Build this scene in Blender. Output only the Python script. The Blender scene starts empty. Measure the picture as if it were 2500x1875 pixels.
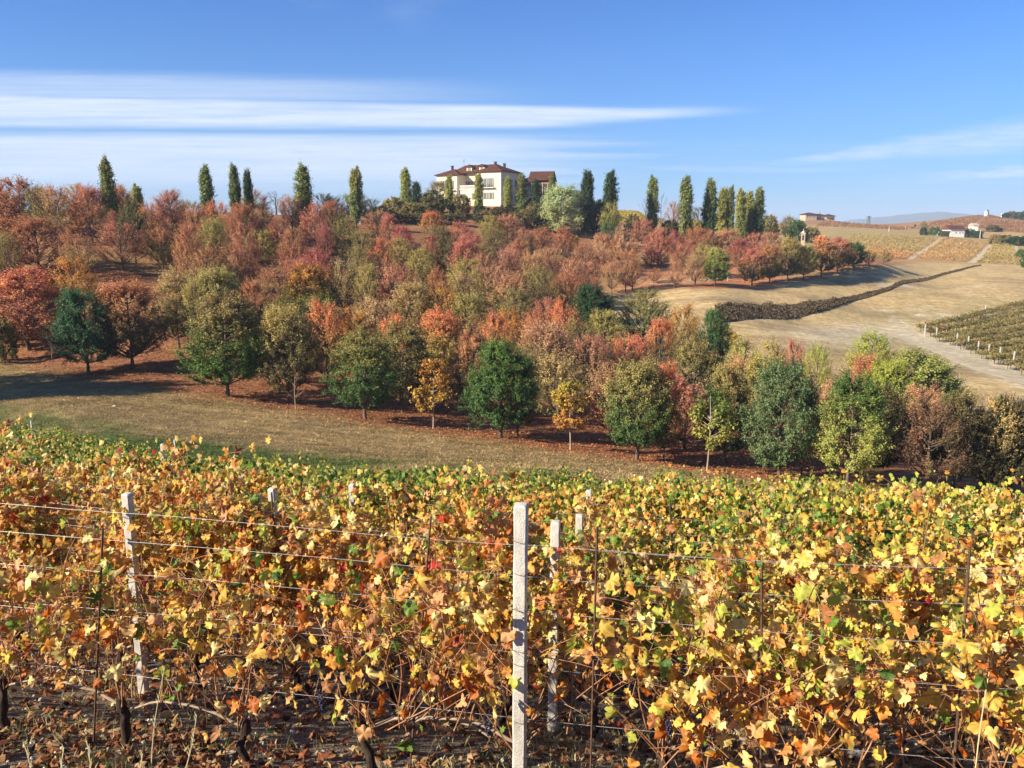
import bpy, math, random
import numpy as np
R = math.radians
sc = bpy.context.scene
col = sc.collection
# ------------------------------------------------------------------ camera, sun, sky, exposure
F_PX = 2000.0                      # focal length for a 2500 px wide picture
TP = 0.189; PITCH = math.atan(TP); CP = math.cos(PITCH); SP = math.sin(PITCH)
cam = bpy.data.cameras.new('camera'); cam.sensor_width = 36; cam.lens = F_PX / 2500 * 36
cam.clip_start = 0.1; cam.clip_end = 20000
cam_o = bpy.data.objects.new('camera', cam); col.objects.link(cam_o)
cam_o.location = (0, 0, 0); cam_o.rotation_euler = (math.pi / 2 - PITCH, 0, 0)
sc.camera = cam_o
SUN_EL = R(28); SUN_AZ = R(23)     # behind the left shoulder
SD = (-math.cos(SUN_EL) * math.cos(SUN_AZ), -math.cos(SUN_EL) * math.sin(SUN_AZ), math.sin(SUN_EL))
sun = bpy.data.lights.new('sun', 'SUN'); sun.energy = 5.0; sun.angle = R(0.5); sun.color = (1.0, 0.90, 0.74)
sun_o = bpy.data.objects.new('sun', sun); col.objects.link(sun_o)
from mathutils import Vector
sun_o.rotation_euler = (-Vector(SD)).to_track_quat('-Z', 'Y').to_euler()
sun_o.location = (-30, -20, 60)
sc.view_settings.view_transform = 'Standard'; sc.view_settings.look = 'None'
sc.view_settings.exposure = 1.15; sc.view_settings.gamma = 1.0
cy = sc.cycles
cy.max_bounces = 6; cy.diffuse_bounces = 3; cy.glossy_bounces = 2; cy.transmission_bounces = 3
cy.transparent_max_bounces = 6; cy.volume_bounces = 0; cy.use_denoising = True
cy.caustics_reflective = False; cy.caustics_refractive = False

class E:
    """tiny expression wrapper over Math nodes"""
    def __init__(s, nt, sock): s.nt = nt; s.s = sock
    def _m(s, op, *a, clamp=False):
        n = s.nt.nodes.new('ShaderNodeMath'); n.operation = op; n.use_clamp = clamp
        for i, v in enumerate((s,) + a):
            if isinstance(v, E): s.nt.links.new(v.s, n.inputs[i])
            else: n.inputs[i].default_value = v
        return E(s.nt, n.outputs[0])
    def __add__(s, o): return s._m('ADD', o)
    def __sub__(s, o): return s._m('SUBTRACT', o)
    def __mul__(s, o): return s._m('MULTIPLY', o)
    def __truediv__(s, o): return s._m('DIVIDE', o)
    __radd__ = __add__; __rmul__ = __mul__
    def __rsub__(s, o): return (s * -1.0) + o
    def cl(s): return s._m('ADD', 0.0, clamp=True)
    def mx(s, v): return s._m('MAXIMUM', v)
    def mn(s, v): return s._m('MINIMUM', v)
    def ab(s): return s._m('ABSOLUTE')
    def ss(s, a, b):
        n = s.nt.nodes.new('ShaderNodeMapRange'); n.interpolation_type = 'SMOOTHSTEP'
        s.nt.links.new(s.s, n.inputs[0]); n.inputs[1].default_value = a; n.inputs[2].default_value = b
        return E(s.nt, n.outputs[0])

world = bpy.data.worlds.new('World'); sc.world = world; world.use_nodes = True
nt = world.node_tree; nt.nodes.clear()
sky = nt.nodes.new('ShaderNodeTexSky'); sky.sky_type = 'NISHITA'; sky.sun_disc = False
sky.sun_elevation = SUN_EL; sky.sun_rotation = math.atan2(SD[0], SD[1]); sky.altitude = 200
sky.air_density = 1.0; sky.dust_density = 0.6; sky.ozone_density = 2.0
tc = nt.nodes.new('ShaderNodeTexCoord'); sx = nt.nodes.new('ShaderNodeSeparateXYZ')
nt.links.new(tc.outputs['Generated'], sx.inputs[0])
X_, Y_, Z_ = (E(nt, sx.outputs[i]) for i in range(3))
Yp = Y_.ab().mx(0.05)
A = X_ / Yp; B = Z_ / Yp
def wnoise(sa, sb, scale, det=4, rough=0.55, off=0.0, dist=0.0):
    c = nt.nodes.new('ShaderNodeCombineXYZ')
    nt.links.new((A * sa).s, c.inputs[0]); nt.links.new((B * sb).s, c.inputs[1]); c.inputs[2].default_value = off
    n = nt.nodes.new('ShaderNodeTexNoise'); n.inputs['Scale'].default_value = scale
    n.inputs['Detail'].default_value = det; n.inputs['Roughness'].default_value = rough
    n.inputs['Distortion'].default_value = dist
    nt.links.new(c.outputs[0], n.inputs['Vector'])
    return E(nt, n.outputs['Fac'])
n1 = wnoise(1.2, 26, 2.2, 5); n2 = wnoise(2.0, 60, 2.0, 5, off=3.1); n3 = wnoise(1.2, 5, 1.6, 4, off=7.7, dist=.4); n4 = wnoise(9, 60, 2.5, 4, off=1.2)
Bw = B + (n2 - 0.5) * 0.010
# long lens-shaped cloud, its tip to the right
top1 = (A * -0.024) + 0.1475
bot1 = (A - 0.02).mx(0.0) * 0.080 + 0.1130
c1 = (top1 - Bw + (n3 - 0.5) * 0.006).ss(0.0, 0.012) * (Bw - bot1).ss(-0.002, 0.012) * (n1.ss(0.22, 0.58) * 0.40 + 0.60)
# darker gap in it at the left, then the broad lower bank
bot2 = A * 0.0 + 0.045
end2 = (0.20 - A + (n2 - 0.5) * 0.35).ss(0.0, 0.30)
c2 = (0.1125 - (A * 0.004) - Bw).ss(-0.001, 0.012) * (Bw - bot2).ss(-0.02, 0.03) * end2 * (n1.ss(0.18, 0.6) * 0.30 + 0.75)
c2b = (A * -0.02 + 0.176 - Bw).ss(0.0, 0.02) * (Bw - 0.14).ss(0.0, 0.012) * (0.0 - A).ss(-0.10, 0.35) * 0.6
# streak at the right, climbing
mid3 = (A - 0.30) * 0.115 + 0.0745
wid3 = ((A - 0.24) * 0.075 + 0.001).mx(0.0005)
c3 = (1.0 - ((Bw - mid3).ab() / wid3)).ss(0.0, 0.9) * (A - 0.26).ss(0.0, 0.14) * (n4.ss(0.25, 0.7) * 0.6 + 0.4) * 0.75
mid4 = (A - 0.50) * 0.05 + 0.062
c4 = (1.0 - ((Bw - mid4).ab() / 0.012)).ss(0.0, 0.9) * (A - 0.44).ss(0.0, 0.14) * n4.ss(0.30, 0.6) * 0.8
c5 = (1.0 - (((B + (n3 - .5) * .04) - 0.072).ab() / 0.006)).ss(0.0, 0.9) * (A - 0.10).ss(0.0, 0.1) * (0.45 - A).ss(0.0, 0.1) * 0.25
wisp = n3.ss(0.56, 0.80) * (B - 0.17).ss(0.0, 0.05) * 0.22
wisp2 = n1.ss(0.42, 0.75) * (0.115 - B).ss(0.0, 0.04) * 0.22
cl = (c1 * 1.1).mx(c2).mx(c2b).mx(c3).mx(c4).mx(c5).mx(wisp).mx(wisp2)
front = Y_.ss(0.0, 0.15)
fib = wnoise(2.2, 150, 2.2, 5, .65, 5.5, .3); fib2 = wnoise(6, 70, 2.0, 6, .7, 2.5, .6)
cl = (cl * front * (fib.ss(.2, .7) * .28 + fib2.ss(.2, .7) * .22 + .52)).cl()
low = (1.0 - (B.ab() / 0.26)).cl() * 0.55
mul = nt.nodes.new('ShaderNodeMix'); mul.data_type = 'RGBA'; mul.blend_type = 'MULTIPLY'; mul.inputs[0].default_value = 1
nt.links.new(sky.outputs[0], mul.inputs[6]); mul.inputs[7].default_value = (0.33, 0.76, 1.42, 1)
mlow = nt.nodes.new('ShaderNodeMix'); mlow.data_type = 'RGBA'
nt.links.new((low * low._m('ADD', 0.35)).s, mlow.inputs[0]); nt.links.new(mul.outputs[2], mlow.inputs[6]); mlow.inputs[7].default_value = (2.7, 5.1, 8.0, 1)
mc = nt.nodes.new('ShaderNodeMix'); mc.data_type = 'RGBA'
nt.links.new(cl.s, mc.inputs[0]); nt.links.new(mlow.outputs[2], mc.inputs[6]); mc.inputs[7].default_value = (6.6, 7.6, 9.2, 1)
bg = nt.nodes.new('ShaderNodeBackground'); bg.inputs['Strength'].default_value = 0.053
nt.links.new(mc.outputs[2], bg.inputs['Color'])
wo = nt.nodes.new('ShaderNodeOutputWorld'); nt.links.new(bg.outputs[0], wo.inputs['Surface'])

# ------------------------------------------------------------------ picture ray <-> place
def ray(u, v):
    s = (937.5 - v) / F_PX
    y = CP + s * SP; z = -SP + s * CP
    return (u - 1250.0) / F_PX / y, z / y          # X/Y and Z/Y
def W(u, v, Y):
    a, b = ray(u, v); return (a * Y, Y, b * Y)
def proj(x, y, z):
    f = y * CP - z * SP; up = y * SP + z * CP
    f = np.where(np.abs(f) < 1e-3, 1e-3, f)
    return 1250 + F_PX * x / f, 937.5 - F_PX * up / f

# ------------------------------------------------------------------ terrain height from surveyed points
CTRL = []
def cpz(u, Y, z):
    a, _ = ray(u, 937.5); CTRL.append((a * Y, Y, z))
def cpv(u, v, Y): CTRL.append(W(u, v, Y))
# bank where the photographer stands, vineyard slope (ground = row tops - 2.0)
for X, Y, z in [(-8, -5, -1.3), (0, -5, -1.3), (8, -5, -1.5), (-6, 0, -1.75), (0, 0, -1.8), (6, 0, -1.9), (-3, 2.5, -2.6), (0, 2.5, -2.65), (3, 2.5, -2.75),
                (-3.2, 5.3, -3.6), (0, 4.7, -3.63), (3, 4.2, -3.62), (-3.8, 7.3, -4.40), (.35, 6.6, -4.43), (4, 5.9, -4.45),
                (-5, 9.5, -4.8), (.7, 8.5, -5.05), (4.5, 7.8, -5.1), (-12, 9, -4.2), (14, 9, -5.6)]:
    CTRL.append((X, Y, z))
for u, pts in {-600: [(14, -5.4), (22, -7.0), (34, -9.0), (48, -11)], 50: [(14, -5.9), (20, -7.2), (30, -9.4), (40, -11.5), (50, -11.9)],
               650: [(11, -5.4), (14, -6.2), (20, -7.9), (28, -10.1), (38, -11.8)], 1300: [(11, -5.6), (14, -6.5), (20, -8.15), (25, -9.5), (31, -10.6), (38, -11.5)],
               2000: [(11, -5.7), (14, -6.5), (20, -8.35), (26, -10.1), (36, -12.9)], 2500: [(12, -6.0), (19, -8.2), (26, -10.6), (40, -14.6)], 3300: [(14, -7), (26, -11.5), (45, -17)]}.items():
    for Y, z in pts: cpz(u, Y, z)
for t in [(210, 912, 73), (555, 970, 66), (890, 1024, 62), (1222, 1070, 59), (1555, 1122, 55), (1900, 1168, 52), (2255, 1190, 50), (2600, 1230, 48),
          (-300, 860, 80), (70, 853, 85), (100, 1000, 53), (325, 900, 75), (980, 1003, 68), (300, 660, 108), (500, 592, 130), (80, 552, 132), (300, 515, 155), (600, 530, 150),
          (-400, 640, 110), (-500, 520, 150), (850, 546, 168), (1050, 545, 185), (1200, 530, 215), (1165, 503, 255), (1300, 500, 262), (1300, 605, 168), (1500, 650, 165), (1493, 717, 145), (1648, 702, 148),
          (1835, 699, 155), (1923, 687, 161), (2004, 675, 167), (2083, 656, 176), (2157, 646, 185), (1770, 787, 125), (1770, 742, 131), (1950, 765, 140), (1960, 738, 145), (2085, 726, 158), (2240, 680, 185),
          (2390, 650, 215), (2300, 720, 165), (2450, 700, 175), (2240, 806, 138), (2385, 870, 118), (2500, 945, 97), (2500, 790, 150), (2700, 800, 150), (1700, 805, 118), (1900, 835, 112), (2050, 862, 108), (2350, 900, 106),
          (2900, 900, 130), (2900, 650, 260), (2150, 634, 235), (2100, 592, 330), (2300, 581, 380), (2370, 640, 245), (2420, 597, 360), (2500, 640, 240), (2600, 600, 350), (2340, 575, 450), (2440, 590, 400),
          (2050, 562, 440), (2180, 566, 440), (1900, 580, 330), (2005, 537, 600), (1880, 548, 600), (2120, 551, 610), (2200, 555, 610), (2300, 540, 640), (2410, 525, 660), (2500, 541, 660), (2650, 530, 680), (1750, 575, 350), (1800, 552, 500),
          (1640, 560, 240), (1740, 565, 235), (1850, 590, 240), (1530, 517, 330), (1430, 545, 235)]:
    cpv(*t)
for u, Y, z in [(200, 200, 3.5), (500, 200, 3.0), (800, 230, 4.0), (-400, 220, 4), (1000, 300, 7), (1300, 330, 5), (700, 330, -2), (300, 330, -2), (-300, 330, -2), (1000, 480, -6),
                (100, 100, -7.4), (650, 100, -9.0), (650, 120, -5.4), (1000, 80, -14.8), (1000, 100, -11.6), (1000, 120, -8.2), (1000, 150, -2.6), (1300, 80, -16.2), (1300, 100, -14.4), (1300, 125, -10.8), (1300, 150, -6.8),
                (1600, 75, -17.0), (1600, 100, -15.4), (1550, 125, -13.2), (2000, 75, -18.6), (2300, 75, -19.5), (2000, 92, -17.4), (2600, 75, -20), (650, 80, -13.0),
                (500, 900, -12), (1300, 900, -8), (2100, 1000, -4), (2500, 1000, 0), (3000, 700, 5), (-500, 900, -14), (200, 3000, -30), (1300, 3000, -30), (2400, 3000, -30), (200, 9000, -60), (1300, 9000, -60), (2400, 9000, -60)]:
    cpz(u, Y, z)
CTRL = np.array(CTRL)
def _ab(x, y): return 1.6 * x / (y + 8.0), np.log(y + 8.0)
_ca, _cb = _ab(CTRL[:, 0], CTRL[:, 1])
_C = 0.05
def _phi(d2): return np.sqrt(d2 + _C * _C)
_n = len(CTRL)
_K = _phi((_ca[:, None] - _ca[None]) ** 2 + (_cb[:, None] - _cb[None]) ** 2)
_P = np.stack([np.ones(_n), _ca, _cb], 1)
_M = np.zeros((_n + 3, _n + 3)); _M[:_n, :_n] = _K - np.eye(_n) * 0.0015; _M[:_n, _n:] = _P; _M[_n:, :_n] = _P.T
_SC = 6.0 + CTRL[:, 1] * 0.06
_w = np.linalg.solve(_M, np.concatenate([CTRL[:, 2], np.zeros(3)]))
def Hn(x, y):
    """terrain height, arrays"""
    x = np.asarray(x, float); y = np.asarray(y, float)
    sh = x.shape; a, b = _ab(x.ravel(), np.maximum(y.ravel(), -5.5))
    out = np.empty(a.shape)
    for i in range(0, len(a), 20000):
        aa = a[i:i + 20000, None]; bb = b[i:i + 20000, None]
        k = _phi((aa - _ca[None]) ** 2 + (bb - _cb[None]) ** 2)
        out[i:i + 20000] = k @ _w[:_n] + _w[_n] + aa[:, 0] * _w[_n + 1] + bb[:, 0] * _w[_n + 2]
    return out.reshape(sh)
def H(x, y): return float(Hn(np.array([x]), np.array([y]))[0])
_YS = np.exp(np.linspace(math.log(2.0), math.log(900), 1400))
def ground(u, v, y0=2.0, y1=900):
    """first place where the ray of a picture point meets the ground"""
    a, b = ray(u, v); ys = _YS[(_YS >= y0) & (_YS <= y1)]
    d = b * ys - Hn(a * ys, ys); k = np.where(d < 0)[0]
    i = k[0] if len(k) else int(np.argmin(d))
    return a * ys[i], ys[i], float(Hn(np.array([a * ys[i]]), np.array([ys[i]]))[0])
def under_top(u, v, h, y0, y1):
    """place where a tree of height h reaches the picture point with its top"""
    a, b = ray(u, v); ys = _YS[(_YS >= y0) & (_YS <= y1)]
    d = b * ys - (Hn(a * ys, ys) + h); k = np.where(np.diff(np.sign(d)) != 0)[0]
    i = k[0] if len(k) else int(np.argmin(np.abs(d)))
    return a * ys[i], ys[i], float(Hn(np.array([a * ys[i]]), np.array([ys[i]]))[0])

# ------------------------------------------------------------------ materials
def mat(name): 
    m = bpy.data.materials.new(name); m.use_nodes = True; m.node_tree.nodes.clear(); return m, m.node_tree
def nd(t, typ, **kw):
    n = t.nodes.new(typ)
    for k, v in kw.items(): setattr(n, k, v)
    return n
def noise(t, scale, det=4, rough=.55, vec=None, mul=None, coord='Object'):
    n = nd(t, 'ShaderNodeTexNoise'); n.inputs['Scale'].default_value = scale; n.inputs['Detail'].default_value = det; n.inputs['Roughness'].default_value = rough
    if vec is None:
        vec = nd(t, 'ShaderNodeTexCoord').outputs[coord]
    if mul:
        mp = nd(t, 'ShaderNodeMapping'); mp.inputs['Scale'].default_value = mul; t.links.new(vec, mp.inputs[0]); vec = mp.outputs[0]
    t.links.new(vec, n.inputs['Vector']); return n.outputs['Fac']
def ramp(t, fac, stops):
    r = nd(t, 'ShaderNodeValToRGB'); e = r.color_ramp.elements
    while len(e) < len(stops): e.new(0.5)
    for i, (p, c) in enumerate(stops): e[i].position = p; e[i].color = (*c, 1)
    t.links.new(fac, r.inputs[0]); return r.outputs[0]
def mixc(t, f, a, b, mode='MIX'):
    n = nd(t, 'ShaderNodeMix', data_type='RGBA', blend_type=mode)
    for i, v in ((0, f), (6, a), (7, b)):
        if isinstance(v, bpy.types.NodeSocket): t.links.new(v, n.inputs[i])
        elif i == 0: n.inputs[0].default_value = v
        else: n.inputs[i].default_value = (*v, 1)
    return n.outputs[2]
def vmul(t, c, f, lo, hi):
    """colour c times lo..hi following f"""
    m = nd(t, 'ShaderNodeMapRange'); t.links.new(f, m.inputs[0]); m.inputs[1].default_value = .25; m.inputs[2].default_value = .75; m.inputs[3].default_value = lo; m.inputs[4].default_value = hi
    x = nd(t, 'ShaderNodeVectorMath', operation='SCALE'); t.links.new(c, x.inputs[0]); t.links.new(m.outputs[0], x.inputs['Scale']); return x.outputs[0]
def finish(t, c, rough=.85, bump=None, bs=.3, bd=.02, transl=0.0, spec=.25, metal=0.0):
    p = nd(t, 'ShaderNodeBsdfPrincipled'); p.inputs['Roughness'].default_value = rough; p.inputs['Metallic'].default_value = metal
    p.inputs['Specular IOR Level'].default_value = spec
    if isinstance(c, bpy.types.NodeSocket): t.links.new(c, p.inputs['Base Color'])
    else: p.inputs['Base Color'].default_value = (*c, 1)
    if bump is not None:
        b = nd(t, 'ShaderNodeBump'); b.inputs['Strength'].default_value = bs; b.inputs['Distance'].default_value = bd
        t.links.new(bump, b.inputs['Height']); t.links.new(b.outputs[0], p.inputs['Normal'])
    o = nd(t, 'ShaderNodeOutputMaterial'); s = p.outputs[0]
    if transl:
        tr = nd(t, 'ShaderNodeBsdfTranslucent'); t.links.new(c, tr.inputs['Color'])
        ms = nd(t, 'ShaderNodeMixShader'); ms.inputs[0].default_value = transl
        t.links.new(s, ms.inputs[1]); t.links.new(tr.outputs[0], ms.inputs[2]); s = ms.outputs[0]
    t.links.new(s, o.inputs['Surface'])
def simple(name, c, rough=.8, scale=6, lo=.75, hi=1.2, bs=.3, bd=.02, spec=.25, metal=0, mul=None):
    m, t = mat(name); n = noise(t, scale, 5, .6, mul=mul)
    finish(t, vmul(t, ramp(t, n, [(0, c), (1, c)]), n, lo, hi), rough, n, bs, bd, spec=spec, metal=metal); return m
def attr(t, name, typ='GEOMETRY'):
    return nd(t, 'ShaderNodeAttribute', attribute_name=name, attribute_type=typ)

# terrain: colour of each place in the attribute gc, fine grain from noise
M_GROUND, t = mat('ground')
pos = nd(t, 'ShaderNodeNewGeometry').outputs['Position']
gc = attr(t, 'gc').outputs['Color']
nA = noise(t, .09, 5, .6, pos); nB = noise(t, 1.1, 6, .65, pos); nC = noise(t, 9, 5, .7, pos); nS = noise(t, .5, 6, .65, pos, (.35, 1.6, 1.0))
c = vmul(t, gc, nA, .86, 1.12); c = vmul(t, c, nB, .60, 1.38); c = vmul(t, c, nC, .66, 1.32); c = vmul(t, c, nS, .72, 1.28)
ad = nd(t, 'ShaderNodeMath', operation='ADD'); t.links.new(nB, ad.inputs[0]); t.links.new(nC, ad.inputs[1])
finish(t, c, .95, ad.outputs[0], 1.0, .16, spec=.05)

# tree foliage: base colour = object colour, tip colour = custom property, leaf variation from attribute lv
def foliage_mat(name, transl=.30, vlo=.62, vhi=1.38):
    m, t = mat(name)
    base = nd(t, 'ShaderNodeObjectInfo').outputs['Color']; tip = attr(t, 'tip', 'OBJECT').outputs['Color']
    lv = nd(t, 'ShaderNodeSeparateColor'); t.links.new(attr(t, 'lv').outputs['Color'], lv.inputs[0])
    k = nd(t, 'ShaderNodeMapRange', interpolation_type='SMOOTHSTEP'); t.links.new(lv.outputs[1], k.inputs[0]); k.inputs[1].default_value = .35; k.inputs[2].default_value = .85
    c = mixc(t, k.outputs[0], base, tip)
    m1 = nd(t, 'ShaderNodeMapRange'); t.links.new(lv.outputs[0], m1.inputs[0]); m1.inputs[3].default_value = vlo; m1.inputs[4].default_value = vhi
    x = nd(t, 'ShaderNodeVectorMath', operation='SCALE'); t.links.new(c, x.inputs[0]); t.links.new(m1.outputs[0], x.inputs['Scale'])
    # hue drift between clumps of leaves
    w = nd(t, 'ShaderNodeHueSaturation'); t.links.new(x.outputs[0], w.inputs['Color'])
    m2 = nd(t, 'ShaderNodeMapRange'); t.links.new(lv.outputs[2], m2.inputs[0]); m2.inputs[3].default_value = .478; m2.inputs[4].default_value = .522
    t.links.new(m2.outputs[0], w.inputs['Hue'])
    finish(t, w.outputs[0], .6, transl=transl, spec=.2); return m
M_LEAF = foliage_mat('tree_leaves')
# vine leaf: colour from the leaf's own vertices, with veins
M_VINE, t = mat('vine_leaves')
lc = attr(t, 'lc').outputs['Color']
c = vmul(t, lc, noise(t, 26, 4, .6), .80, 1.22)
finish(t, c, .5, noise(t, 60, 2), .25, .004, transl=.40, spec=.3)
M_LITTER, t = mat('fallen_leaf')
finish(t, attr(t, 'lc').outputs['Color'], .8, transl=.1, spec=.1)
M_BARK, t = mat('bark')
n = noise(t, 9, 6, .65, mul=(1, 1, .25)); finish(t, ramp(t, n, [(.3, (.07, .05, .035)), (.7, (.20, .15, .11))]), .95, n, .8, .03, spec=.1)
M_PALEBARK, t = mat('pale_bark')
n = noise(t, 9, 6, .65, mul=(1, 1, .25)); finish(t, ramp(t, n, [(.3, (.22, .16, .10)), (.7, (.42, .33, .22))]), .9, n, .5, .02, spec=.1)
M_VTRUNK, t = mat('old_vine_bark')
n = noise(t, 22, 6, .75, mul=(1, 1, .3)); finish(t, ramp(t, n, [(.35, (.018, .012, .009)), (.7, (.10, .07, .05))]), .95, n, 1, .02, spec=.1)
M_CANE, t = mat('cane')
n = noise(t, 14, 4, .6); finish(t, ramp(t, n, [(.3, (.20, .085, .035)), (.7, (.42, .21, .10))]), .55, n, .3, .002, spec=.35)
M_OLDCANE = simple('tied_cane', (.36, .27, .18), .7, 30, .6, 1.25, bd=.004)
M_CONC, t = mat('concrete_post')
pz = nd(t, 'ShaderNodeTexCoord').outputs['Object']
n = noise(t, 14, 6, .7, pz); n2_ = noise(t, 120, 3, .6, pz); n3_ = noise(t, 4, 4, .6, pz, (3, 3, .6))
c = vmul(t, ramp(t, n, [(.3, (.50, .45, .37)), (.7, (.74, .69, .60))]), n2_, .86, 1.1)
c = vmul(t, c, n3_, .66, 1.10)
n5_ = noise(t, 30, 5, .75, pz, (1, 1, .25)); c = mixc(t, ramp(t, n5_, [(.56, (0, 0, 0)), (.72, (.55, .55, .55))]), c, (.26, .22, .17))
finish(t, c, .9, n2_, .8, .006, spec=.15)
M_WIRE = simple('galvanised_wire', (.62, .60, .56), .4, 40, .7, 1.2, bd=.001, spec=.5, metal=.4)
M_ROD = simple('rusty_rod', (.10, .055, .035), .8, 40, .6, 1.4, bd=.002)
M_STRAW = simple('dry_stem', (.62, .52, .28), .7, 30, .8, 1.15, bd=.002)
M_BERRY = simple('grape', (.020, .022, .05), .45, 40, .8, 1.4, bd=.001)
M_STONE = simple('stone', (.48, .43, .34), .95, 9, .7, 1.2, bs=.8, bd=.03)
M_GRASS, t = mat('grass_blades'); finish(t, attr(t, 'lc').outputs['Color'], .8, transl=.2, spec=.1)
M_PLASTER, t = mat('cream_plaster')
n = noise(t, .5, 5, .6); n4_ = noise(t, 3, 5, .7, mul=(1, 1, .3)); finish(t, vmul(t, ramp(t, n, [(.3, (.62, .54, .37)), (.7, (.73, .65, .46))]), n4_, .9, 1.05), .9, n4_, .2, .02, spec=.1)
M_TILE, t = mat('roof_tiles')
n = noise(t, .9, 5, .7); wv = nd(t, 'ShaderNodeTexWave', wave_type='BANDS', bands_direction='X'); wv.inputs['Scale'].default_value = 1.3; wv.inputs['Distortion'].default_value = .6
t.links.new(nd(t, 'ShaderNodeTexCoord').outputs['Object'], wv.inputs['Vector'])
finish(t, vmul(t, ramp(t, n, [(.3, (.075, .030, .021)), (.7, (.135, .056, .037))]), wv.outputs['Fac'], .8, 1.15), .9, wv.outputs['Fac'], .7, .08, spec=.1)
M_BROWN = simple('brown_wood_wall', (.085, .05, .036), .9, 1.2, .65, 1.3, bs=.5, bd=.05, mul=(1, 1, .3))
M_BEAM = simple('dark_beam', (.045, .03, .022), .8, 4, .7, 1.2)
M_STONEW = simple('stone_wall', (.46, .35, .23), .95, 1.6, .7, 1.2, bs=.6, bd=.08)
M_WHITEW = simple('white_wall', (.74, .71, .64), .9, 1.2, .85, 1.08)
M_SHUT = simple('shutter', (.20, .20, .15), .7, 3, .85, 1.1)
M_WOODSH = simple('wood_shutter', (.42, .20, .08), .7, 3, .85, 1.1)
M_GLASS, t = mat('window_glass'); finish(t, (.03, .035, .04), .15, spec=.6)
M_IRON = simple('iron_rail', (.10, .09, .08), .6, 5)
M_POLE = simple('pale_pole', (.50, .47, .42), .8, 5)
M_PATH, t = mat('pale_track'); p_ = nd(t, 'ShaderNodeNewGeometry').outputs['Position']
n = noise(t, .6, 6, .7, p_); finish(t, ramp(t, n, [(.3, (.38, .30, .18)), (.7, (.58, .48, .32))]), .95, n, .5, .05, spec=.05)
M_BLUE = simple('far_mountain', (.10, .13, .12), 1, .001, .8, 1.2, bs=0, spec=0)

# ------------------------------------------------------------------ mesh helpers
def mk(name, V, F, m, parent=None, cols=None, cname='lc', smooth=False, loc=None):
    V = np.asarray(V, np.float32).reshape(-1, 3); F = [np.asarray(f, np.int32) for f in (F if isinstance(F, list) else [F]) if len(f)]
    me = bpy.data.meshes.new(name); me.vertices.add(len(V)); me.vertices.foreach_set('co', V.ravel())
    nl = sum(f.size for f in F); npoly = sum(len(f) for f in F)
    me.loops.add(nl); me.loops.foreach_set('vertex_index', np.concatenate([f.ravel() for f in F]))
    tot = np.concatenate([np.full(len(f), f.shape[1], np.int32) for f in F]); st = np.concatenate([[0], np.cumsum(tot)[:-1]]).astype(np.int32)
    me.polygons.add(npoly); me.polygons.foreach_set('loop_start', st); me.polygons.foreach_set('loop_total', tot)
    me.polygons.foreach_set('use_smooth', np.full(npoly, bool(smooth)))
    me.update(calc_edges=True); me.validate()
    if cols is not None:
        a = me.color_attributes.new(cname, 'FLOAT_COLOR', 'POINT'); cc = np.ones((len(V), 4), np.float32); cc[:, :3] = cols; a.data.foreach_set('color', cc.ravel())
    if m: me.materials.append(m)
    o = bpy.data.objects.new(name, me); col.objects.link(o)
    if parent: o.parent = parent
    if loc is not None: o.location = loc
    return o
def tag(o, label=None, cat=None, group=None, kind=None):
    if label: o['label'] = label
    if cat: o['category'] = cat
    if group: o['group'] = group
    if kind: o['kind'] = kind
    return o
def empty(name, loc, rz=0.0, sc_=(1, 1, 1)):
    o = bpy.data.objects.new(name, None); col.objects.link(o); o.empty_display_size = .3
    o.location = loc; o.rotation_euler = (0, 0, rz); o.scale = sc_; return o
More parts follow.
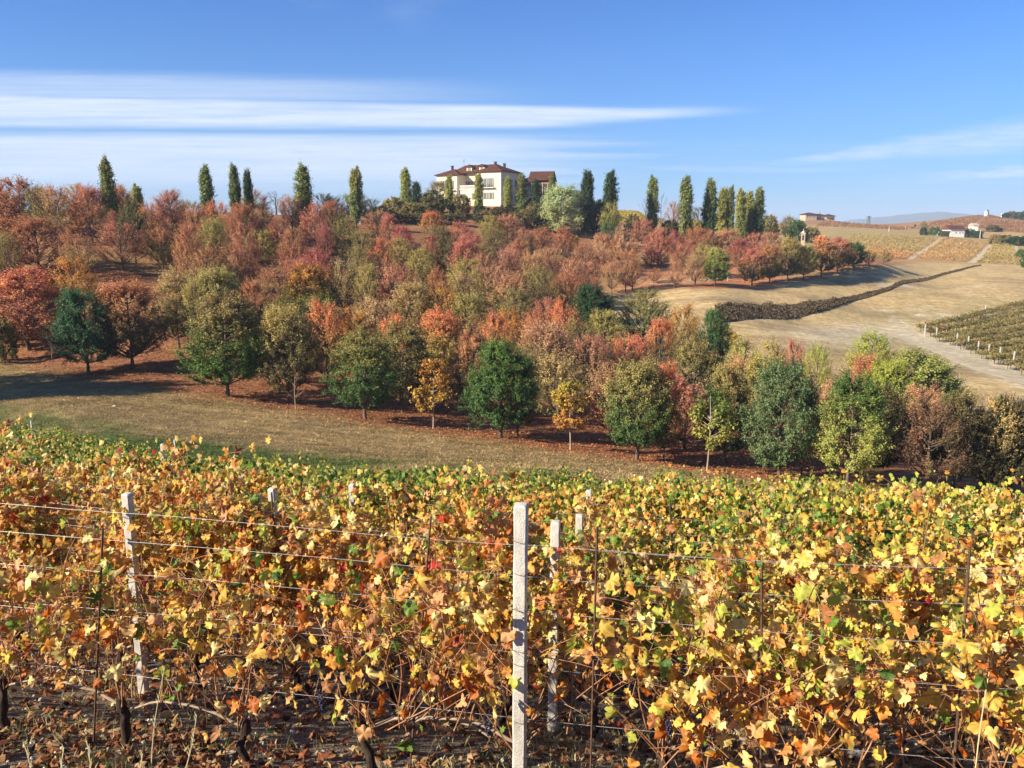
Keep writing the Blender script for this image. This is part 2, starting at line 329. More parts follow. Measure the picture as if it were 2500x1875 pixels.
class MB:
    def __init__(s): s.V = []; s.F = {3: [], 4: []}; s.n = 0
    def add(s, V, F):
        V = np.asarray(V, float).reshape(-1, 3); F = np.asarray(F, int)
        if len(F): s.F[F.shape[1]].append(F + s.n)
        s.V.append(V); s.n += len(V)
    def box(s, x0, x1, y0, y1, z0, z1):
        V = [(x, y, z) for z in (z0, z1) for y in (y0, y1) for x in (x0, x1)]
        s.add(V, [(0, 2, 3, 1), (4, 5, 7, 6), (0, 1, 5, 4), (2, 6, 7, 3), (0, 4, 6, 2), (1, 3, 7, 5)]); return s
    def poly(s, V, F):
        for f in F:
            f = list(f)
            s.add(np.array(V)[f], [tuple(range(len(f)))] )
        return s
    def tube(s, P, r, k=6, cap=True):
        P = np.asarray(P, float); r = np.broadcast_to(np.asarray(r, float), (len(P),))
        T = np.gradient(P, axis=0); T /= np.linalg.norm(T, axis=1)[:, None] + 1e-9
        up = np.array([0, 0, 1.]) if abs(T[0][2]) < .9 else np.array([1., 0, 0])
        U = np.cross(T, up); U /= np.linalg.norm(U, axis=1)[:, None] + 1e-9; Vv = np.cross(T, U)
        a = np.arange(k) * 2 * np.pi / k
        ring = P[:, None] + r[:, None, None] * (U[:, None] * np.cos(a)[None, :, None] + Vv[:, None] * np.sin(a)[None, :, None])
        n = len(P); i = np.arange(n - 1)[:, None] * k; j = np.arange(k)[None]; j2 = (j + 1) % k
        F = np.stack([i + j, i + j2, i + k + j2, i + k + j], -1).reshape(-1, 4)
        s.add(ring.reshape(-1, 3), F)
        if cap:
            c = np.concatenate([ring[-1], P[-1:] + T[-1:] * r[-1]]); s.add(c, [(q, (q + 1) % k, k) for q in range(k)])
        return s
    def sphere(s, c, r, k=8, rows=5):
        V = []; F = []
        for i in range(rows + 1):
            th = math.pi * i / rows
            for j in range(k):
                ph = 2 * math.pi * j / k; V.append((c[0] + r * math.sin(th) * math.cos(ph), c[1] + r * math.sin(th) * math.sin(ph), c[2] + r * math.cos(th)))
        for i in range(rows):
            for j in range(k): F.append((i * k + j, (i + 1) * k + j, (i + 1) * k + (j + 1) % k, i * k + (j + 1) % k))
        s.add(V, F); return s
    def build(s, name, m, parent=None, **kw):
        return mk(name, np.concatenate(s.V), [np.concatenate(f) for f in s.F.values() if f], m, parent, **kw)
def basis(nrm, tip):
    """rows: x, y(tip), z(normal)"""
    n = nrm / (np.linalg.norm(nrm, axis=1)[:, None] + 1e-9)
    y = tip - (tip * n).sum(1)[:, None] * n; y /= np.linalg.norm(y, axis=1)[:, None] + 1e-9
    return np.stack([np.cross(y, n), y, n], 1)
def scatter(T, TF, pos, B, s):
    """copies of template T at pos with bases B (n,3,3) and sizes s"""
    n = len(pos); V = np.einsum('tk,nkj->ntj', T, B) * np.asarray(s).reshape(-1, 1, 1) + pos[:, None]
    F = (TF[None] + (np.arange(n) * len(T))[:, None, None]).reshape(-1, TF.shape[1])
    return V.reshape(-1, 3), F
def fbm(x, y, seed=0, octs=4):
    r = np.random.default_rng(seed); s = 0; a = 1; f = 1; tot = 0
    for _ in range(octs):
        p = r.uniform(0, 6.28, 6); k = r.uniform(.6, 1.4, 6)
        s = s + a * (np.sin(x * f * k[0] + p[0] + 1.7 * np.sin(y * f * k[1] + p[1])) * np.sin(y * f * k[2] + p[2] + 1.5 * np.sin(x * f * k[3] + p[3])))
        tot += a; a *= .55; f *= 2.1
    return s / tot
def sstep(x, a, b):
    t = np.clip((x - a) / (b - a), 0, 1); return t * t * (3 - 2 * t)

# ------------------------------------------------------------------ the ground, one sheet to the horizon
def lerp(a, b, t): return a + (b - a) * t[..., None]
FRONT = [ground(u, v, 45)[:2] for u, v in [(-300, 862), (70, 880), (215, 916), (325, 935), (555, 972), (725, 1000), (890, 1026), (1222, 1072), (1392, 1099), (1555, 1124), (1727, 1153), (1900, 1170)]] + [(22.5, 50), (33, 47), (60, 44)]
FX = np.array([p[0] for p in FRONT]); FY = np.array([p[1] for p in FRONT])
VB = np.array([(-900, 47), (-300, 45), (0, 41), (300, 34), (600, 30), (1000, 27), (1400, 25), (2000, 22), (2500, 20), (3400, 18)], float)
def vine_edge(u): return np.interp(u, VB[:, 0], VB[:, 1])
def ground_colour(x, y, z):
    u, v = proj(x, y, z)
    C = np.zeros(x.shape + (3,))
    soil = np.array([.25, .20, .145]); mead = np.array([.33, .225, .098]); green = np.array([.085, .115, .030]); litter = np.array([.29, .13, .065])
    straw = np.array([.52, .37, .175]); white = np.array([.62, .53, .36]); brown = np.array([.31, .215, .11])
    n1 = fbm(x * .12, y * .12, 1); n2 = fbm(x * .5, y * .5, 2); n3 = fbm(x * .05 + 3, y * .16, 3); n4 = fbm(x * .03, y * .25 + x * .05, 7)
    C[:] = soil
    C = lerp(C, np.array([.16, .15, .07]) + 0 * C, sstep(n1 + n2 * .6, .1, .6) * .6)
    # meadow
    me = sstep(y - vine_edge(u), -1.0, 1.5)
    fl = np.interp(x, FX, FY)
    dg = (fl - y)                                            # metres in front of the tree line
    G = lerp(mead + 0 * C, green + 0 * C, np.clip(sstep(n3 + .35 * n1, -.05, .40) * .55 + sstep(dg, 11, 19) * .8 * sstep(n1 + n2, -.7, .3) + .05, 0, 1))
    G = lerp(G, np.array([.33, .235, .125]) + 0 * C, sstep(fbm(x * .1, y * .9 + x * .12, 9), .25, .6) * .5)
    G = G * (1 + .38 * fbm(x * 1.1, y * 1.6, 41, 3) + .22 * fbm(x * .25, y * .9, 42, 3))[..., None]
    wob_ = dg + .5 * fbm(x * .15, y * .15, 43, 2)
    for c0 in (9.2, 10.9, 14.6, 16.3): G = G * (1 + .26 * np.exp(-((wob_ - c0) / .32) ** 2) * (.5 + .5 * sstep(fbm(x * .3, y * .3, int(c0 * 10)), -.4, .4)))[..., None]
    C = lerp(C, G, me)
    li = sstep(y - fl + n2 * 1.3, -3.2, 1.2) * me
    L = lerp(litter + 0 * C, np.array([.34, .15, .065]) + 0 * C, sstep(n2, -.2, .5))
    L = lerp(L, mead * 1.1 + 0 * C, sstep(fbm(x * .04, y * .35, 5), .1, .5) * sstep(y, 80, 110) * .75)
    C = lerp(C, L, li)
    # upper orchard terraces on the right: pale tan with salmon
    ut = sstep(u, 1380, 1520) * sstep(y, 120, 135); 
    T = lerp(np.array([.40, .24, .12]) + 0 * C, np.array([.44, .18, .09]) + 0 * C, sstep(n1 + n2, -.3, .5))
    C = lerp(C, T, ut)
    # stubble fields right of the orchard
    rowv = np.interp(u, [1400, 1493, 1650, 1840, 1923, 2004, 2083, 2157, 2240, 2500], [735, 722, 706, 704, 691, 679, 660, 649, 641, 620])
    lowv = np.interp(u, [1440, 1600, 1800, 2000, 2200, 2400, 2500], [840, 900, 960, 990, 1040, 1080, 1110])
    fm = sstep(u, 1440, 1490) * sstep(v - rowv, -3, 3) * sstep(lowv - v, -20, 20) * (y > 65)
    S = lerp(straw + 0 * C, brown + 0 * C, sstep(n3 * .8 + n4 * .8, -.1, .5) * .8)
    S = lerp(S, np.array([.30, .27, .11]) + 0 * C, sstep(fbm(x * .04, y * .1, 11), .0, .5) * .35)
    wm = sstep(fbm(x * .05, y * .5 - x * .22, 12, 5), .28, .62) * (sstep(u, 1750, 2250) * .8 + .15)
    S = lerp(S, white + 0 * C, np.clip(wm * 1.1, 0, 1) * .75)
    # pale soil round the far vines and the track that leaves them
    tr = np.interp(u, [1700, 1900, 2170, 2300, 2500], [822, 826, 816, 862, 938])
    S = lerp(S, white + 0 * C, sstep(42 - np.abs(v - tr - np.where(u > 2170, -18, 0)), 0, 34) * sstep(u, 1750, 2180) * (.55 + .35 * sstep(n1 + n2, -.4, .4)))
    C = lerp(C, S, fm)
    far = sstep(y, 215, 245) * (u > 1580)
    Fm = lerp(np.array([.44, .27, .12]) + 0 * C, np.array([.38, .29, .12]) + 0 * C, sstep(fbm(x * .02, y * .02, 21), -.3, .3))
    C = lerp(C, Fm, far)
    C = lerp(C, np.array([.33, .185, .095]) + 0 * C, sstep(y, 470, 540) * (u > 1500))
    C = lerp(C, np.array([.09, .10, .05]) + 0 * C, sstep(y, 800, 1000))
    return np.clip(C, 0, 1)
def bump(x, y):
    return (fbm(x * 2.2, y * 2.2, 31, 4) * .035 + fbm(x * .5, y * .5, 32, 3) * .05) * sstep(y, -20, -6) * sstep(220 - y, 0, 100) + fbm(x * .12, y * .12, 33, 3) * .12 * sstep(y, 25, 60)
def GZ(x, y): return Hn(x, y) + bump(np.asarray(x, float), np.asarray(y, float))
na, nb = 560, 620
ga = np.linspace(-2.9, 3.4, na); gb = np.log(np.exp(np.linspace(math.log(2.6), math.log(7400), nb)))
AA, BB = np.meshgrid(ga, gb); gy = np.exp(BB) - 8.0; gx = AA / 1.6 * (gy + 8.0)
gz = Hn(gx, gy) + bump(gx, gy)
idx = np.arange(na * nb).reshape(nb, na)
GF = np.stack([idx[:-1, :-1], idx[:-1, 1:], idx[1:, 1:], idx[1:, :-1]], -1).reshape(-1, 4)
g = mk('ground', np.stack([gx, gy, gz], -1), GF, M_GROUND, cols=ground_colour(gx, gy, gz).reshape(-1, 3), cname='gc', smooth=True)
tag(g, kind='structure')

def strip(name, uv, w, m, y0=60, lift=.05, w2=None):
    """a track along picture points, real width w in metres, draped on the ground"""
    P = np.array([ground(u, v, y0)[:2] for u, v in uv]); d = np.r_[0, np.cumsum(np.linalg.norm(np.diff(P, axis=0), axis=1))]
    s = np.linspace(0, d[-1], max(8, int(d[-1] / 2.0))); x = np.interp(s, d, P[:, 0]); y = np.interp(s, d, P[:, 1])
    T = np.stack([np.gradient(x), np.gradient(y)], 1); T /= np.linalg.norm(T, axis=1)[:, None]; N = np.stack([-T[:, 1], T[:, 0]], 1)
    rr = np.random.default_rng(len(uv)); k = 5; rows = []
    for j in range(k):
        off = (j / (k - 1) - .5) * w * (1 + .25 * np.sin(s * .35 + j) + .15 * rr.normal(size=len(s)))
        X = x + N[:, 0] * off; Y = y + N[:, 1] * off; rows.append(np.stack([X, Y, GZ(X, Y) + lift], 1))
    V = np.stack(rows, 1).reshape(-1, 3); id_ = np.arange(len(s) * k).reshape(len(s), k)
    o = mk(name, V, np.stack([id_[:-1, :-1], id_[:-1, 1:], id_[1:, 1:], id_[1:, :-1]], -1).reshape(-1, 4), m, smooth=True); tag(o, kind='structure'); return o
strip('path', [(2301, 581), (2270, 603), (2245, 618), (2221, 634)], 1.6, M_PATH, 225)
strip('path', [(2420, 597), (2400, 622), (2367, 642)], 2.3, M_PATH, 225)
strip('path', [(2476, 601), (2480, 620), (2500, 640), (2530, 655)], 2.6, M_PATH, 215)
strip('path', [(2364, 534), (2372, 545), (2384, 556)], 3.0, M_PATH, 380, .3)
strip('path', [(2010, 557), (2060, 555), (2110, 560)], 3.0, M_PATH, 300, .1)
strip('track', [(2178, 818), (2240, 842), (2310, 872), (2380, 902), (2450, 925), (2540, 950)], 1.6, M_PATH, 85)

# distant blue mountains
def far_hill(Y, uvt, base):
    us = np.array([p[0] for p in uvt]); vs = np.array([p[1] for p in uvt]); uu = np.linspace(us[0], us[-1], 160); vv = np.interp(uu, us, vs) + fbm(uu * .05, uu * 0, 5) * 1.6
    V = []
    for u, v in zip(uu, vv):
        a, b = ray(u, v)
        for k, (dy, f) in enumerate(((-1200, 0), (-600, .55), (0, 1), (800, .5), (1500, 0))):
            V.append((a * Y * (1 + dy / Y), Y + dy, base + (b * Y - base) * f))
    id_ = np.arange(160 * 5).reshape(160, 5)
    o = mk('hills', V, np.stack([id_[:-1, :-1], id_[1:, :-1], id_[1:, 1:], id_[:-1, 1:]], -1).reshape(-1, 4), M_BLUE, smooth=True); tag(o, kind='structure')
far_hill(5200, [(1500, 560), (1850, 552), (2000, 546), (2080, 536), (2150, 530), (2250, 520), (2290, 516), (2340, 520), (2420, 530), (2600, 536), (2900, 550)], -60)
far_hill(4200, [(-900, 556), (-200, 552), (500, 556), (1200, 552), (1700, 549), (2050, 548), (2200, 552), (2500, 556), (3200, 560)], -60)

# ------------------------------------------------------------------ trees
T_LEAF = np.array([(0, -.5, 0), (.32, -.05, .10), (0, .5, -.04), (-.32, -.05, .10)])   # small folded blade, long axis y
F_LEAF = np.array([(0, 1, 2, 3)])
def crown_profile(kind, t):
    if kind == 'round': return np.sqrt(np.clip(1 - (np.abs(t - .42) / np.where(t < .42, .50, .60)) ** 2.2, 0, 1))
    if kind == 'egg': return np.clip(1 - (np.abs(t - .33) / np.where(t < .33, .42, .70)) ** 1.7, 0, 1) ** .62
    if kind == 'poplar': return np.clip(np.minimum(1.0, (t + .04) * 5), 0, 1) * np.sqrt(np.clip(1 - (np.clip(t - .45, 0, 1) / .57) ** 2.4, 0, 1)) * .98
    if kind == 'vase': return np.sqrt(np.clip(1 - (np.abs(t - .55) / np.where(t < .55, .60, .47)) ** 2.4, 0, 1))
    if kind == 'cone': return np.clip(1.05 - t, 0, 1) ** .8 * np.clip(t * 8 + .3, 0, 1)
    return np.sqrt(np.clip(1 - (np.clip(t - .25, -1, 1) / .78) ** 2, 0, 1))              # bush
def make_tree_data(seed, H=8.0, R=2.7, base=1.7, kind='round', limbs=46, twigs=11, leaves=20, lsize=.17, up=.75, lumps=.15, spread=.13, trunk_r=.13, sparse=0.0, radius_noise=1.0, shell=260, rnd=.42, tl=1.0):
    r = np.random.default_rng(seed); CH = H - base
    ph = r.uniform(0, 6.28, 8)
    def env(t, az):
        lob = 1 + lumps * (np.sin(az * 2 + ph[0] + t * 4) * .5 + np.sin(az * 3 + ph[1] - t * 7) * .4 + np.sin(az * 5 + ph[2] + t * 11) * .35) * radius_noise
        return crown_profile(kind, t) * R * lob
    tb = MB(); lean = r.uniform(-.25, .25, 2)
    zt = np.linspace(0, H * .9, 9); ax = lambda z: np.stack([lean[0] * (z / H) ** 1.5 + .05 * np.sin(z * 1.3 + ph[3]), lean[1] * (z / H) ** 1.5 + .05 * np.sin(z * 1.1 + ph[4]), z], -1)
    rad = trunk_r * (1 - zt / (H * .93)) ** .8 + .012; rad[0] *= 1.35
    tb.tube(ax(zt), rad, 7)
    P = []; D = []; G = []                                  # twig start, direction, clump id
    for i in range(limbs):
        t1 = np.clip(r.beta(1.5, 1.25) * 1.02, .03, 1.0); az = r.uniform(0, 6.28) if kind != 'x' else 0
        rr_ = env(t1, az) * (r.uniform(.72, 1.06) if kind != 'poplar' else r.uniform(.45, .85))
        z1 = base + t1 * CH * .97; drop = rr_ * up * r.uniform(.7, 1.3)
        z0 = np.clip(z1 - drop, base * .85, H * .86) if kind != 'poplar' else max(base * .6, z1 - R * 2.6 * r.uniform(.5, 1))
        p0 = ax(np.array([z0]))[0]; p1 = ax(np.array([min(z1, H)]))[0] + np.array([math.cos(az) * rr_, math.sin(az) * rr_, 0]); p1[2] = z1
        mid = (p0 + p1) / 2 + np.array([math.cos(az), math.sin(az), 0]) * rr_ * .10 + np.array([0, 0, -.10 * abs(z1 - z0)]); mid += r.normal(0, .05, 3)
        s = np.linspace(0, 1, 5)[:, None]; C = (1 - s) ** 2 * p0 + 2 * s * (1 - s) * mid + s * s * p1
        tb.tube(C, np.linspace(.045, .009, 5) * (H / 8), 4, cap=False)
        dl = C[-1] - C[-2]; dl /= np.linalg.norm(dl) + 1e-9
        for j in range(twigs):
            q = r.uniform(.38, 1.0) ** .75 if j else 1.0; k = min(3, int(q * 4)); f = q * 4 - k
            pp = C[k] * (1 - f) + C[k + 1] * f if k < 4 else C[-1]
            d = dl * .6 + np.array([math.cos(az), math.sin(az), 0]) * .22 + r.normal(0, rnd, 3); d[2] = d[2] * .7 + up * .62; d /= np.linalg.norm(d)
            P.append(pp); D.append(d); G.append(i)
    for _ in range(shell):                                    # outer sprays that close the crown
        t1 = np.clip(r.beta(1.25, 1.15), .02, .98); az = r.uniform(0, 6.28); q = env(t1, az) * r.uniform(.55, .97 if kind != 'poplar' else .90); d = np.array([math.cos(az) * .6, math.sin(az) * .6, up * .6]) + r.normal(0, .4, 3)
        P.append(ax(np.array([base + t1 * CH * .95]))[0] + np.array([math.cos(az) * q, math.sin(az) * q, -.12])); D.append(d / np.linalg.norm(d)); G.append(int(r.integers(limbs)))
    P = np.array(P); D = np.array(D); G = np.array(G); n = len(P); L = tl * H * r.uniform(.05, .14, n) * (1.0 if kind != 'poplar' else .42)
    # a twig is a thin three-sided stick
    U = np.cross(D, r.normal(size=(n, 3))); U /= np.linalg.norm(U, axis=1)[:, None]; Wd = np.cross(D, U); w = .008 * H / 8
    st = np.stack([P + U * w, P - U * w * .5 + Wd * w * .87, P - U * w * .5 - Wd * w * .87, P + D * L[:, None]], 1)
    b0 = (np.arange(n) * 4)[:, None]; tb.add(st.reshape(-1, 3), np.concatenate([b0 + [0, 1, 3], b0 + [1, 2, 3], b0 + [2, 0, 3]]))
    N = n * leaves; ti = np.repeat(np.arange(n), leaves); s = r.uniform(.0, 1.08, N)
    pos = P[ti] + D[ti] * (L[ti] * s)[:, None] + r.normal(0, spread * H / 8, (N, 3)) * (.35 + .65 * s)[:, None]
    if sparse: keep = r.random(N) > sparse * (1 - .3 * (pos[:, 2] - base) / CH); pos = pos[keep]; ti = ti[keep]; N = len(pos)
    out = pos - ax(np.clip(pos[:, 2] * .8, 0, H)); out /= np.linalg.norm(out, axis=1)[:, None] + 1e-6
    nrm = out * .55 + r.normal(0, .6, (N, 3)) + np.array([0, 0, .45]); tip = D[ti] * .6 + out * .3 + r.normal(0, .45, (N, 3)) - np.array([0, 0, .25])
    V, F = scatter(T_LEAF, F_LEAF, pos, basis(nrm, tip), lsize * r.uniform(.65, 1.25, N))
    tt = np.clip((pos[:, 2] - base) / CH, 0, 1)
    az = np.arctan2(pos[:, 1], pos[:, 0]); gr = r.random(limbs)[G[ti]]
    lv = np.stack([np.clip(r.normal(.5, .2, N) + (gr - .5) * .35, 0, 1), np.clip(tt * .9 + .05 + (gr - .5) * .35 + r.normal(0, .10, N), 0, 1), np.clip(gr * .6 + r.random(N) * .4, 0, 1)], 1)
    return tb, V, F, np.repeat(lv, len(T_LEAF), 0), H, R
MESHES = {}
def tree_proto(key, **kw):
    """meshes of one tree form, made once and shared by its copies"""
    if key in MESHES: return MESHES[key]
    tb, V, F, lv, H_, R_ = make_tree_data(**kw)
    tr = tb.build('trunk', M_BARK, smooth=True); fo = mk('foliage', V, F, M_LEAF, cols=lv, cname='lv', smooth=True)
    # measured width of the crown, so that copies can be scaled to a picture width
    wd = np.percentile(V[:, 0], 98.5) - np.percentile(V[:, 0], 1.5)
    MESHES[key] = (tr.data, fo.data, float(V[:, 2].max()), float(wd)); 
    for o in (tr, fo): bpy.data.objects.remove(o)
    return MESHES[key]
KINDS = {}
for i in range(5): KINDS['dense%d' % i] = dict(seed=10 + i, kind='egg', leaves=40, limbs=56, lsize=.14, R=2.8, base=1.3, spread=.11, up=.85, tl=1.15, shell=340)
for i in range(5): KINDS['hill%d' % i] = dict(seed=30 + i, kind='round' if i == 2 else 'egg', leaves=26, limbs=46, twigs=12, lsize=.135, R=2.6, base=1.2, up=1.25, lumps=.16, spread=.075, rnd=.36, tl=1.5)
for i in range(4): KINDS['thin%d' % i] = dict(seed=50 + i, kind='vase' if i % 2 else 'egg', leaves=15, limbs=46, twigs=14, lsize=.125, R=2.5, base=1.4, up=1.4, lumps=.2, spread=.06, shell=200, rnd=.34, tl=1.6)
for i in range(5): KINDS['poplar%d' % i] = dict(seed=70 + i, kind='poplar', H=12.0, R=1.25, base=.9, leaves=17, limbs=80, twigs=9, lsize=.26, up=2.2, lumps=.27, spread=.12, trunk_r=.16, shell=420)
for i in range(3): KINDS['young%d' % i] = dict(seed=90 + i, H=4.6, kind='egg', R=1.15, base=1.35, leaves=15, limbs=24, twigs=7, lsize=.18, up=.5, lumps=.4, spread=.2, trunk_r=.055, shell=30)
for i in range(4): KINDS['bush%d' % i] = dict(seed=110 + i, H=4.0, kind='bush', R=2.3, base=.25, leaves=16, limbs=44, twigs=10, lsize=.24, up=.7, lumps=.25, trunk_r=.07, spread=.2)
KINDS['bare0'] = dict(seed=130, H=3.4, kind='egg', R=.9, base=1.3, leaves=1, limbs=12, twigs=5, lsize=.10, up=.8, trunk_r=.035, shell=0)
KINDS['bare1'] = dict(seed=131, H=6, kind='vase', R=1.8, base=.8, leaves=1, limbs=26, twigs=10, lsize=.12, up=1.3, trunk_r=.07, shell=30)
KINDS['willow0'] = dict(seed=140, H=8, kind='round', R=3.2, base=.9, leaves=30, limbs=60, twigs=11, lsize=.2, up=.3, lumps=.35, spread=.26)
KINDS['cone0'] = dict(seed=150, H=8, kind='cone', R=2.0, base=.5, leaves=22, limbs=70, twigs=8, lsize=.24, up=.1)
COLS = dict(rust=(.54, .24, .108), salmon=(.66, .345, .175), pinkred=(.62, .25, .155), crimson=(.50, .15, .12), coral=(.74, .28, .12), orange=(.60, .28, .07), tan=(.60, .40, .17), brown=(.22, .135, .062),
            gold=(.48, .31, .055), ogold=(.50, .24, .05), ygold=(.36, .31, .065), olive=(.34, .27, .085), yolive=(.50, .40, .12), yellow=(.66, .47, .06), lime=(.42, .43, .07), green=(.105, .175, .036), dgreen=(.045, .085, .028), mgreen=(.085, .155, .040), bgreen=(.060, .130, .052), ggreen=(.155, .205, .075),
            pale=(.44, .46, .20), dolive=(.165, .14, .050), popl=(.26, .29, .085), popd=(.085, .13, .05), popy=(.40, .39, .10), scarlet=(.70, .035, .030), redbrown=(.45, .20, .108), dark=(.075, .07, .035))
CNAME = dict(gold='golden', ogold='golden orange', ygold='golden green', rust='rusty', salmon='salmon', pinkred='pinkish', crimson='crimson', coral='coral red', orange='orange', tan='tan orange', brown='brown', olive='olive', yolive='golden olive', yellow='yellow', lime='lime yellow', green='green',
             dgreen='dark green', mgreen='mid green', bgreen='deep green', ggreen='greyish green', pale='pale yellow green', dolive='dark olive', popl='light green', popd='dark green', popy='yellow green', scarlet='scarlet', redbrown='russet', dark='dark')
TREES = []
def tree(kind, loc, h, w, c1, c2=None, name='orchard_tree', label=None, cat='tree', group=None, seed=0, pale_trunk=False):
    trm, fom, H0, W0 = tree_proto(kind, **KINDS[kind])
    r = random.Random(seed * 7919 + int(loc[0] * 13) + int(loc[1] * 7))
    s = h / H0; sw = w / W0
    e = empty(name, (loc[0], loc[1], loc[2] - .06), r.uniform(-.5, .5) if kind.startswith('dense') else r.uniform(0, 6.28), (sw, sw, s))
    if kind.startswith('dense'): e.rotation_euler[2] = r.choice([0, .3, -.3])
    a = bpy.data.objects.new('trunk', trm); b = bpy.data.objects.new('crown', fom)
    for o in (a, b): col.objects.link(o); o.parent = e
    if pale_trunk: a.material_slots[0].link = 'OBJECT'; a.material_slots[0].material = M_PALEBARK
    j = lambda c: [max(.01, q * r.uniform(.93, 1.07)) for q in c]
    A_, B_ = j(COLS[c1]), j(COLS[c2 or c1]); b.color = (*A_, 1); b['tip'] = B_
    if label: tag(e, label, cat, group)
    TREES.append(e); return e
def wpx(px, Y): return px * Y / F_PX

# the nearest line of trees, along the lower edge of the orchard: u, v base, v top, width px, form, colours, label
near = [
 (215, 914, 688, 150, 'dense1', 'bgreen', 'bgreen', 'deep bluish green round tree, leftmost green one at the meadow edge'),
 (325, 902, 668, 172, 'dense4', 'dolive', 'rust', 'dark olive tree with red leaves, just right of the leftmost green tree'),
 (555, 970, 698, 205, 'dense2', 'green', 'olive', 'broad green tree with golden green top and leafy lower trunk at left of the meadow'),
 (890, 1024, 783, 172, 'dense3', 'mgreen', 'olive', 'dense green oval tree with dull olive top and bare slim trunk, left of centre'),
 (1222, 1070, 812, 178, 'dense1', 'mgreen', 'green', 'dense bright green tree in the middle of the meadow edge'),
 (1555, 1122, 858, 178, 'dense4', 'mgreen', 'olive', 'green tree between the two small yellow trees right of centre'),
 (1900, 1172, 868, 195, 'dense0', 'ggreen', 'ggreen', 'greyish green tree with airy twigs at the right end of the meadow'),
 (2068, 1190, 885, 180, 'dense3', 'popy', 'green', 'green tree with yellow leaves low down, in front of the right thicket'),
 (2258, 1195, 942, 205, 'thin0', 'brown', 'brown', 'thinly leaved dull brown tree at far right, twigs showing'),
]
for u, vb, vt, w, k, c1, c2, lab in near:
    X, Y, Z = ground(u, vb, 45); tp = ray(u, vt)[1] * Y
    e = tree(k, (X, Y, Z), tp - Z, wpx(w, Y) * .88, c1, c2, label=lab, seed=int(u), name='orchard_tree')
    if u in (555, 1222, 1900):          # leafy shoots on the lower trunk
        trm, fom, H0, W0 = tree_proto('bush0', **KINDS['bush0'])
        o = bpy.data.objects.new('trunk_shoots', fom); col.objects.link(o); o.parent = e
        hh = (tp - Z); o.color = (*COLS['green'], 1); o['tip'] = list(COLS['green'])
        o.scale = (.20 / e.scale[0] * .95, .20 / e.scale[0] * .95, .42 / e.scale[2]); o.location = (0, 0, (.9 if u == 555 else .8) / e.scale[2])
young = [
 (723, 1000, 905, 50, 'bare0', 'brown', 'brown', 'small nearly bare sapling between the broad green tree and the olive topped tree'),
 (1057, 1047, 868, 74, 'young0', 'gold', 'ogold', 'small golden yellow young tree left of the central green tree'),
 (1392, 1097, 922, 76, 'young1', 'ogold', 'gold', 'small golden orange young tree right of the central green tree'),
 (1728, 1152, 935, 100, 'young2', 'ygold', 'green', 'young tree with yellow green and orange leaves near the greyish green tree'),
 (127, 885, 815, 28, 'bare0', 'brown', 'brown', 'tiny bare sapling on the litter at far left'),
 (258, 880, 820, 20, 'bare0', 'brown', 'brown', 'tiny bare sapling between the leftmost green tree and its dark neighbour'),
]
for u, vb, vt, w, k, c1, c2, lab in young:
    X, Y, Z = ground(u, vb, 45); tp = ray(u, vt)[1] * Y
    tree(k, (X, Y, Z), tp - Z, wpx(w, Y), c1, c2, label=lab, seed=int(u), name='young_tree', cat='young tree', pale_trunk=True)
# trees behind the first line whose foot can be seen: u, v base, v top, w, form, colours
foot = [(68, 855, 640, 175, 'dense2', 'redbrown', 'coral'), (982, 1004, 770, 135, 'dense2', 'dolive', 'olive'), (1262, 1064, 840, 110, 'hill1', 'brown', 'olive'), (705, 985, 730, 130, 'dense0', 'dolive', 'yolive'),
        (300, 664, 528, 112, 'thin0', 'rust', 'pinkred'), (398, 660, 545, 78, 'hill2', 'olive', 'rust'), (98, 668, 515, 125, 'hill3', 'redbrown', 'rust'), (200, 690, 550, 85, 'thin3', 'olive', 'rust'), (640, 650, 553, 95, 'hill1', 'olive', 'yolive'),
        (1493, 717, 628, 52, 'thin1', 'tan', 'salmon'), (1544, 713, 625, 55, 'thin2', 'rust', 'salmon'), (1595, 692, 650, 36, 'thin3', 'rust', 'rust'), (1648, 702, 632, 42, 'thin0', 'salmon', 'salmon'), (1697, 699, 616, 55, 'thin1', 'salmon', 'tan'),
        (1745, 700, 597, 62, 'dense1', 'green', 'popy'), (1590, 652, 603, 52, 'hill2', 'redbrown', 'pinkred'), (1614, 650, 612, 40, 'thin0', 'rust', 'salmon'), (1472, 672, 600, 60, 'thin2', 'salmon', 'salmon'), (1665, 655, 590, 48, 'thin1', 'rust', 'pinkred'), (1755, 650, 600, 44, 'thin3', 'yolive', 'yolive')]
# the edge row that runs away to the right
edge = [(1835, 700, 601, 62, 'dense2', 'dolive', 'pinkred'), (1878, 693, 592, 58, 'dense0', 'dolive', 'rust'), (1922, 687, 566, 52, 'dense3', 'dolive', 'yolive'), (1961, 684, 590, 56, 'dense4', 'olive', 'yolive'), (2004, 676, 567, 66, 'dense1', 'dolive', 'coral'),
        (2044, 668, 572, 60, 'dense2', 'dolive', 'pinkred'), (2083, 656, 588, 52, 'dense0', 'dgreen', 'mgreen'), (2120, 651, 606, 36, 'thin1', 'dolive', 'yolive'), (2157, 646, 604, 36, 'thin2', 'olive', 'yolive')]
hill_specs = []
for u, vb, vt, w, k, c1, c2 in foot + edge:
    X, Y, Z = ground(u, vb, 45); tp = ray(u, vt)[1] * Y; hill_specs.append((u, vt, w, k, c1, c2, (X, Y, Z), tp - Z))
